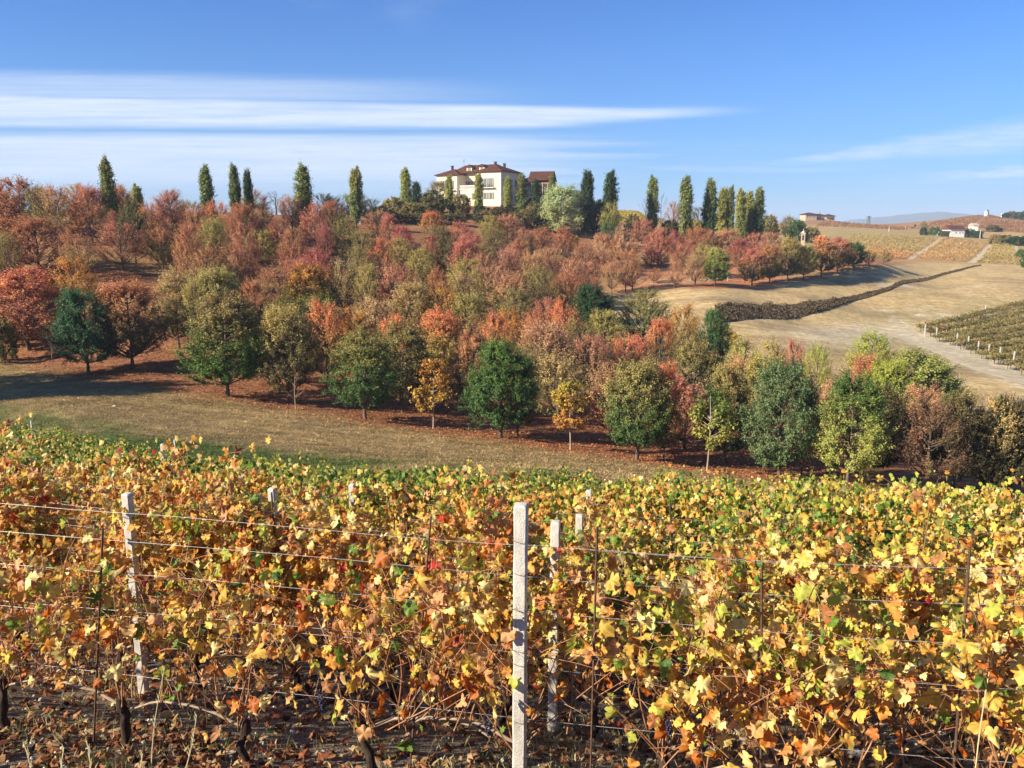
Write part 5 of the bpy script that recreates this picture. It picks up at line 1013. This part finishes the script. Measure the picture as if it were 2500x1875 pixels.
    k2 = (tabs[near_ % 4000][:, None] > cum).sum(1).clip(0, len(KEYS) - 1); key = np.where(r.random(n) < .42, k2, key)
    c_in = PV[key] * r.uniform(.78, 1.18, (n, 1)); rimk = np.where(r.random(n) < .45, key, np.array([KEYS.index(q) for q in ('y', 'o', 'do', 'b', 'py', 'yg')])[r.integers(0, 6, n)])
    isg = np.isin(key, [KEYS.index('g'), KEYS.index('dg'), KEYS.index('yg')]); rimk = np.where(isg & (r.random(n) < .65), key, rimk)
    c_out = c_in * .35 + PV[rimk] * .65
    LV = []; LF = {3: [], 4: []}; LC = []; nb_ = 0; forms = {0: LEAF0, 1: LEAF1, 2: LEAF2}[lod]; which = r.integers(0, len(forms), n)
    for i, (T, Fs, ed) in enumerate(forms):
        m = which == i
        if not m.any(): continue
        ii = np.where(m)[0]; V = np.einsum('tk,nkj->ntj', T, Bs[ii]) * sz[ii, None, None] + pos[ii][:, None]; LV.append(V.reshape(-1, 3))
        e_ = ed[None, :, None] ** 1.5; LC.append((c_in[ii][:, None] * (1 - e_) + c_out[ii][:, None] * e_).reshape(-1, 3))
        for Fq in Fs: LF[Fq.shape[1]].append((Fq[None] + (np.arange(len(ii)) * len(T))[:, None, None]).reshape(-1, Fq.shape[1]) + nb_)
        nb_ += len(ii) * len(T)
    gr = None
    if lod == 0 and seed % 2 == 0:
        gr = MB(); gx_, gz_ = r.uniform(-.35, .35), r.uniform(.62, .8)
        for k in range(34):
            t = k / 34; rr_ = .032 * (1 - t) ** .6; a_ = k * 2.4; gr.sphere((gx_ + rr_ * math.cos(a_), -.12 + rr_ * math.sin(a_), gz_ - t * .13), .0085, 6, 4)
        gr.tube([(gx_, -.12, gz_), (gx_ + .01, -.05, gz_ + .09)], .002, 4)
    return tr, ca, old, (np.concatenate(LV), [np.concatenate(f) for f in LF.values() if f], np.concatenate(LC)), gr, n
VPROTO = {}
def vine_proto(key, **kw):
    if key not in VPROTO:
        tr, ca, old, (LV, LF, LC), gr, n = vine_data(**kw); parts = []
        parts.append(('trunk', tr.build('trunk', M_VTRUNK, smooth=True))); parts.append(('canes', ca.build('canes', M_CANE, smooth=True))); parts.append(('tied_cane', old.build('tied_cane', M_OLDCANE, smooth=True)))
        parts.append(('leaves', mk('leaves', LV, LF, M_VINE, cols=LC, smooth=True)))
        if gr: parts.append(('grape_bunch', gr.build('grape_bunch', M_BERRY, smooth=True)))
        VPROTO[key] = [(nm, o.data) for nm, o in parts]
        for nm, o in parts: bpy.data.objects.remove(o)
    return VPROTO[key]
TB = .18; BETA = math.atan(TB)
ROWS = [4.72, 6.72, 8.62, 10.6, 12.6, 14.6, 16.7, 18.8, 20.9, 23.0, 25.2, 27.4, 29.6, 31.8, 34.0, 36.2, 38.4, 40.6]
def row_y(k, x): return ROWS[k] - TB * x
rv = np.random.default_rng(3); plants = []
for k, y0 in enumerate(ROWS):
    step = [.92, .95, 1.0, 1.0, 1.05, 1.05, 1.1, 1.1][k] if k < 8 else 1.2
    xs = np.arange(-60, 60) * step + rv.uniform(0, step)
    for x in xs:
        x = x + rv.normal(0, .04); y = row_y(k, x)
        if y < 2: continue
        u, v = proj(x, y, H(x, y) + 1.6)
        mrg = 2000 * 1.9 / y
        if u < -mrg or u > 2500 + mrg or y > vine_edge(u): continue
        plants.append((k, x, y, float(u)))
print('vine plants', len(plants))
cnt = defaultdict(int); first = {}
ROWN = ['front row', 'second row', 'third row', 'fourth row', 'fifth row', 'sixth row', 'seventh row', 'eighth row', 'ninth row', 'tenth row', 'eleventh row', 'twelfth row', 'thirteenth row', 'fourteenth row', 'fifteenth row', 'sixteenth row', 'seventeenth row', 'last row']
plants.sort(key=lambda p: (p[0], p[1])); rest = []
MIXN = {'orange': 'orange and yellow', 'yellow': 'mostly yellow', 'green': 'yellow and green', 'far': 'yellow green', 'fargreen': 'mostly green'}
ORD2 = ORD + ['%dth' % i for i in range(21, 60)]
for i, (k, x, y, u) in enumerate(plants):
    cnt[k] += 1
    if i >= 296: rest.append((k, x, y, u)); continue
    rr = random.Random(i * 31 + 7)
    if k < 2: mix = 'yellow' if u > 1500 else 'orange'
    elif k < 4: mix = rr.choice(['orange', 'yellow', 'green', 'green']) if u > 500 else rr.choice(['orange', 'green', 'orange'])
    elif k < 6: mix = rr.choice(['green', 'yellow', 'far', 'orange'] if u > 1300 else ['green', 'far', 'fargreen', 'fargreen'])
    else: mix = ('far' if k < 9 else 'fargreen') if u > 1500 else ('fargreen' if k > 6 or u < 900 else rr.choice(['far', 'fargreen']))
    if k < 6 and u < 200 and rr.random() < .5: mix = 'orange'
    lod = 0 if k < 3 else (1 if k < 7 else 2); var = (i * 7 + k) % ({0: 5, 1: 4, 2: 3}[lod])
    if k == 0: parts = vine_proto(('a', mix, var), seed=200 + var * 3 + (50 if mix == 'yellow' else 0), lod=0, mix=mix, dens=.58 if mix == 'orange' else .74, topz=1.64)
    else: parts = vine_proto((lod, mix, var), seed=300 + var * 2 + len(mix) * 10 + lod * 100, lod=lod, mix=mix, dens=1.0 if lod == 0 else 1.25, topz=2.08)
    e = empty('grapevine', (x, y, H(x, y)), -BETA + (math.pi if rr.random() > 2 else 0)); e.scale = (rr.choice([1, -1]) * rr.uniform(.95, 1.05), 1, rr.uniform(.94, 1.05))
    if k >= 7 and u < 1400: e.scale[2] *= .92
    for nm, me in parts:
        if lod == 2 and nm == 'tied_cane': continue
        o = bpy.data.objects.new(nm, me); col.objects.link(o); o.parent = e
    tag(e, 'grapevine with %s leaves, %s from the left in the %s' % (MIXN[mix], ORD2[cnt[k] - 1], ROWN[k]), 'grapevine', 'grapevines in the %s' % ROWN[k])
if rest:
    V_, F3, C_, nb_ = [], [], [], 0; Tv, Tf = MB(), 0
    prot = [vine_data(seed=700 + j, lod=2, mix='fargreen' if j else 'far', dens=1.3, topz=1.95) for j in range(3)]
    for i, (k, x, y, u) in enumerate(rest):
        tr, ca, old, (LV, LF, LC), gr, n = prot[0 if u > 1500 and i % 3 else i % 3]; ca_, sa_ = math.cos(-BETA), math.sin(-BETA)
        P = np.column_stack([LV[:, 0] * ca_ - LV[:, 1] * sa_ + x, LV[:, 0] * sa_ + LV[:, 1] * ca_ + y, LV[:, 2] + H(x, y)]); V_.append(P); F3.append(LF[0] + nb_); C_.append(LC); nb_ += len(P)
    o = mk('far_vines', np.concatenate(V_), np.concatenate(F3), M_VINE, cols=np.concatenate(C_), smooth=True); tag(o, 'yellow green vines of the farthest rows along the lower edge of the vineyard', 'grapevines', kind='stuff')

# posts
def conc_post(x, y, h=2.0, w=.086, label=None, tilt=0.0):
    z = H(x, y); mb = MB(); hw = w / 2; c = .008
    prof = [(-hw + c, -hw), (hw - c, -hw), (hw, -hw + c), (hw, hw - c), (hw - c, hw), (-hw + c, hw), (-hw, hw - c), (-hw, -hw + c)]
    zs = np.linspace(-.3, h - .012, 26); r = np.random.default_rng(int(abs(x * 100) + y * 10)); V = []
    for zz in zs: V += [(px + r.normal(0, .0012), py + r.normal(0, .0012), zz) for px, py in prof]
    V += [(px * .82, py * .82, h) for px, py in prof]; n = len(zs) + 1
    F = [(i * 8 + j, i * 8 + (j + 1) % 8, (i + 1) * 8 + (j + 1) % 8, (i + 1) * 8 + j) for i in range(n - 1) for j in range(8)]
    mb.add(V, F); t0 = (n - 1) * 8; mb.add([V[t0 + j] for j in range(8)] + [(0, 0, h + .002)], [(j, (j + 1) % 8, 8) for j in range(8)])
    e = empty('vineyard_post', (x, y, z), -BETA); e.rotation_euler[1] = tilt; o = mb.build('post', M_CONC, e)
    ti = MB()
    for hh in WH: ti.tube([(hw * 1.06 * math.cos(a) * 1.25, hw * 1.06 * math.sin(a) * 1.25, hh + .004 * math.sin(a * 2)) for a in np.linspace(0, 6.28, 13)], .0016, 3, cap=False)
    ti.build('tie_wire', M_ROD, e); tag(e, label, 'post', 'concrete posts of the vineyard'); return e
WH = [.62, 1.0, 1.09, 1.35, 1.58, 1.78]
PX = [[.045], [-3.5, .36], [-2.72, .72], [-2.2], [1.2, 7.4], [], [], [-9.0], [], [], [], [-12.6], [-20], [], [], [], [], []]
for k, xs in enumerate(PX):
    for j, x in enumerate(xs):
        y = row_y(k, x) - (.15 if k < 1 else .24 if k < 4 and x < 0 else .03)
        if y > vine_edge(proj(x, y, H(x, y))[0]) + 1.0: continue
        l = 'white concrete post standing tall in front of the leaves, the nearest one' if k == 0 else 'concrete vineyard post, %s from the left in the %s' % (ORD[j], ROWN[k])
        conc_post(x, y, h=2.0 if k < 5 else 2.05 if k < 7 else 2.35, label=l, tilt=.006 if k else .004, w=.078 if k < 9 else .06)
# wires of the first rows
for k in range(6):
    xs = np.arange(-1.05 * ROWS[k] * .72 - 1.5, 1.05 * ROWS[k] * .72 + 1.5, .35); ys = row_y(k, xs); zg = Hn(xs, ys); zg = np.convolve(np.pad(zg, 4, 'edge'), np.ones(9) / 9, 'valid')
    for j, hh in enumerate(WH):
        r = np.random.default_rng(k * 10 + j); zz = zg + hh + .012 * np.sin(xs * .8 + j) + .01 * fbm(xs * 1.2, xs * 0, k * 9 + j)
        off = (.052 if j % 2 else -.052) if j in (1, 2) else -.05
        o = MB().tube(np.column_stack([xs, ys + off, zz]), .0013 if k < 3 else .0018, 5).build('trellis_wire', M_WIRE, smooth=True)
        tag(o, 'thin galvanised wire of the %s, %s from the ground up' % (ROWN[k], ORD[j]), 'wire', 'trellis wires')
# thin rusty rods beside the vines: (u,v top) (u,v bottom) row
RODS = [((251, 1290), (226, 1885), 0), ((1052, 1262), (1001, 1876), 0), ((1458, 1287), (1442, 1880), 0), ((2368, 1335), (2331, 1850), 0), ((631, 1235), (622, 1420), 1), ((663, 1203), (676, 1400), 1), ((423, 1200), (424, 1330), 2), ((338, 1150), (340, 1240), 3), ((1860, 1380), (1858, 1800), 0), ((963, 1262), (960, 1420), 2), ((1636, 1230), (1640, 1400), 2), ((735, 1170), (738, 1300), 3)]
for i, (a, b, k) in enumerate(RODS):
    # solve the distance of the row along each ray (the row line is y = ROWS - TB*x)
    def at(p): q, w = ray(*p); Y = (ROWS[k] - .06) / (1 + TB * q); return np.array([q * Y, Y, w * Y])
    T_, B_ = at(a), at(b); g_ = H(B_[0], B_[1]); d = (T_ - B_) / np.linalg.norm(T_ - B_); s = (B_[2] - g_ + .1) / d[2]; foot_ = B_ - d * s
    o = MB().tube([(0, 0, 0), *( [T_ - foot_] )], .0075 if k == 0 else .0085, 6).build('metal_rod', M_ROD, None, loc=tuple(foot_)); tag(o, 'thin dark rusty rod in the %s, %s from the left' % (ROWN[k], ORD[sorted([q[0][0] for q in RODS if q[2] == k]).index(a[0])]), 'rod', 'rusty rods beside the vines')
# tall dry stems: root and top in the picture, distance
for i, (a, b, Y, l) in enumerate([((362, 1890), (404, 1630), 4.1, 'tall dry straw stem leaning right at lower left'), ((398, 1885), (478, 1745), 4.0, 'dry straw stem slanting right beside the tall one at lower left'), ((2395, 1890), (2428, 1580), 4.0, 'tall dry straw stem at lower right'), ((60, 1890), (58, 1820), 3.9, 'short dry stem at the lower left corner'),
                                     ((155, 1890), (158, 1825), 3.9, 'second short dry stem near the lower left corner'), ((195, 1885), (210, 1810), 3.9, 'short bent dry stem left of the tall straw stem'), ((348, 1885), (350, 1840), 3.9, 'small dry stem at the foot of the tall straw stem')]):
    A_, B_ = np.array(W(*a, Y)), np.array(W(*b, Y + .05)); gz_ = H(A_[0], A_[1]); A_[2] = min(A_[2], gz_ + .02); A_ -= (B_ - A_) * 0
    s = np.linspace(0, 1, 10); D_ = B_ - A_; C = D_ * s[:, None] + np.column_stack([.03 * np.sin(s * 3) * (1 if i % 2 else -1), 0 * s, 0 * s]); mb = MB().tube(C, np.linspace(.0042, .0022, 10), 5)
    for q in np.linspace(.55, .98, 12):
        p = D_ * q + np.array([.03 * math.sin(q * 3) * (1 if i % 2 else -1), 0, 0]); d = np.array([(-1) ** int(q * 40) * .008, .002, .03]); mb.tube([p, p + d], [.003, .001], 3)
    o = mb.build('dry_stem', M_STRAW, None, loc=tuple(A_)); tag(o, l, 'dry stem', 'dry stems at the bottom edge')

# ------------------------------------------------------------------ things lying and growing on the ground
r = np.random.default_rng(12)
def near_xy(n, ya, yb, wid=.78):
    y = ya + (yb - ya) * r.random(n) ** 1.3; return r.uniform(-1, 1, n) * (wid * y + 1.2), y
x, y = near_xy(32000, 2.6, 17)
rowd = np.min(np.abs(y[:, None] + TB * x[:, None] - np.array(ROWS)[None]), axis=1); k_ = (r.random(len(x)) < np.exp(-(rowd / .6) ** 2) * .9 + .2); x = x[k_]; y = y[k_]; n = len(x)
T1, F1, ed1 = LEAF1[1]; nrm = r.normal(0, .38, (n, 3)); nrm[:, 2] = 1; Bq = basis(nrm, r.normal(0, 1, (n, 3)) * np.array([1, 1, .1])); T1 = T1 * np.array([1, 1, 1.0])
V = np.einsum('tk,nkj->ntj', T1, Bq) * r.uniform(.035, .085, (n, 1, 1)) + np.column_stack([x, y, GZ(x, y) + r.uniform(.012, .05, n)])[:, None]
cc = pal(r, n, [(.24, .10, .042), (.17, .06, .028), (.30, .16, .075), (.34, .22, .11), (.10, .04, .022), (.42, .30, .13)], [.25, .22, .2, .13, .13, .07])
F = (F1[0][None] + (np.arange(n) * len(T1))[:, None, None]).reshape(-1, 3)
o = mk('fallen_leaves', V.reshape(-1, 3), F, M_LITTER, cols=np.repeat(cc, len(T1), 0)); tag(o, 'dry fallen vine leaves on the soil under the rows', 'fallen leaves', kind='stuff')
def blades(name, x, y, h, w, cs, label, lean=.35, per=9, spread=.05):
    n = len(x) * per; X = np.repeat(x, per) + r.normal(0, spread, n); Y = np.repeat(y, per) + r.normal(0, spread, n); Z = GZ(X, Y) - .01; hh = np.repeat(h, per) * r.uniform(.4, 1.15, n); a = r.uniform(0, 6.28, n)
    lx = r.normal(0, lean, n) * hh; ly = r.normal(0, lean, n) * hh; wx = np.cos(a) * w; wy = np.sin(a) * w
    V = np.stack([np.stack([X - wx, Y - wy, Z], 1), np.stack([X + wx, Y + wy, Z], 1), np.stack([X + lx * .4 + wx * .6, Y + ly * .4 + wy * .6, Z + hh * .6], 1), np.stack([X + lx, Y + ly, Z + hh], 1)], 1)
    b = (np.arange(n) * 4)[:, None]; F = np.concatenate([b + [0, 1, 2], b + [0, 2, 3]]); c_ = np.repeat(np.repeat(cs, per, 0) * r.uniform(.75, 1.25, (n, 1)), 4, 0)
    o = mk(name, V.reshape(-1, 3), F, M_GRASS, cols=c_); tag(o, label, 'grass', kind='stuff')
x, y = near_xy(6500, 2.6, 15); m = fbm(x * .9, y * .9, 51) + r.normal(0, .25, len(x)) > .05; x = x[m]; y = y[m]
blades('grass', x, y, r.uniform(.04, .14, len(x)) * np.interp(y, [3.5, 5], [.6, 1]), .0022, pal(r, len(x), [(.38, .30, .15), (.30, .25, .11), (.12, .15, .045), (.45, .38, .22)]), 'dry grass tufts between the vine rows')
# meadow: short mown grass, straw and green
n = 52000; y = r.uniform(24, 78, n); x = r.uniform(-.72, .55, n) * y; u_, v_ = proj(x, y, Hn(x, y)); fl = np.interp(x, FX, FY); m = (y > vine_edge(u_) - .5) & (y < fl + 1.5); x = x[m]; y = y[m]
gcol = ground_colour(x, y, Hn(x, y)); blades('meadow_grass', x, y, r.uniform(.05, .15, len(x)), .018, gcol * r.uniform(.6, 1.6, (len(x), 1)), 'short dry and green grass of the mown strip below the orchard', per=4, spread=.22, lean=.9)
# leaf litter below the orchard
n = 70000; y = r.uniform(44, 118, n); x = r.uniform(-.72, .42, n) * y; fl = np.interp(x, FX, FY); d_ = y - fl; m = (d_ > -5.5) & (r.random(n) < np.interp(d_, [-5.5, -1.5, 1, 30, 60], [.04, .5, 1, .7, .45])); x = x[m]; y = y[m]; n = len(x)
nrm = r.normal(0, .35, (n, 3)); nrm[:, 2] = 1; V, F = scatter(T_LEAF, F_LEAF, np.column_stack([x, y, GZ(x, y) + .03]), basis(nrm, r.normal(0, 1, (n, 3))), r.uniform(.12, .24, n))
o = mk('leaf_litter', V, F, M_LITTER, cols=np.repeat(pal(r, n, [(.42, .15, .06), (.30, .09, .04), (.50, .24, .10), (.22, .08, .04)]), 4, 0)); tag(o, 'rust coloured fallen leaves covering the ground under the orchard trees', 'fallen leaves', kind='stuff')
# clods and stones
def rock(name, x, y, s, seed, label=None):
    q = np.random.default_rng(seed); mb = MB().sphere((0, 0, 0), 1.0, 10, 7); V = np.concatenate(mb.V); ph = q.uniform(0, 6, 3)
    d = 1 + .22 * np.sin(V[:, 0] * 3 + ph[0]) * np.cos(V[:, 1] * 3.3 + ph[1]) + .15 * np.sin(V[:, 2] * 5 + ph[2] + V[:, 0] * 4); mb.V = [V * d[:, None] * np.array([1.2, .9, .6]) * s]
    o = mb.build(name, M_STONE, None, loc=(x, y, float(GZ(np.array([x]), np.array([y]))[0]) + s * .15)); o.rotation_euler[2] = q.uniform(0, 6); tag(o, label, 'stone', 'pale stones on the vineyard soil'); return o
for i, (u, v, s, l) in enumerate([(2085, 1852, .085, 'largest pale stone at the bottom edge right of centre'), (2032, 1832, .06, 'rounded pale stone left of the largest stone'), (2008, 1862, .045, 'small pale stone at the bottom edge'), (1740, 1835, .05, 'pale stone in the front row left of the big stones'), (2140, 1862, .045, 'small pale stone right of the largest stone'), (1950, 1540, .035, 'small stone between the first and second rows'), (2300, 1800, .035, 'small pale stone near the lower right corner'), (560, 1845, .04, 'grey stone at the bottom edge left of centre')]):
    X, Y, Z = ground(u, v, 2.5); rock('stone', X, Y, s, i, l)
X, Y, Z = ground(279, 992, 40); rock('stone', X, Y, .14, 99, 'tiny white stone on the meadow at left')
x, y = near_xy(5200, 2.6, 12); n = len(x); mb = MB().sphere((0, 0, 0), 1, 5, 3); T5 = np.concatenate(mb.V); F5 = np.concatenate(mb.F[4]); nrm = r.normal(0, 1, (n, 3))
T5 = T5 * np.array([1.2, .8, .6]); V, F = scatter(T5, F5, np.column_stack([x, y, GZ(x, y) + .004]), basis(nrm, r.normal(0, 1, (n, 3))), r.uniform(.006, .034, n) * r.uniform(.4, 1, n))
o = mk('soil_clods', V, F, M_STONE); tag(o, 'pale crumbly clods and pebbles on the vineyard soil', 'clods', kind='stuff')
# ------------------------------------------------------------------ air
hz = MB().box(-16000, 16000, -60, 7600, float(gz.min()) - 1.0, 175).build('haze', None); tag(hz, kind='stuff')
mh = bpy.data.materials.new('haze'); mh.use_nodes = True; th = mh.node_tree; th.nodes.clear()
pv = nd(th, 'ShaderNodeVolumePrincipled'); pv.inputs['Color'].default_value = (.72, .83, 1.0, 1); pv.inputs['Density'].default_value = .00016; pv.inputs['Anisotropy'].default_value = .0
ot = nd(th, 'ShaderNodeOutputMaterial'); th.links.new(pv.outputs[0], ot.inputs['Volume']); hz.data.materials.append(mh)
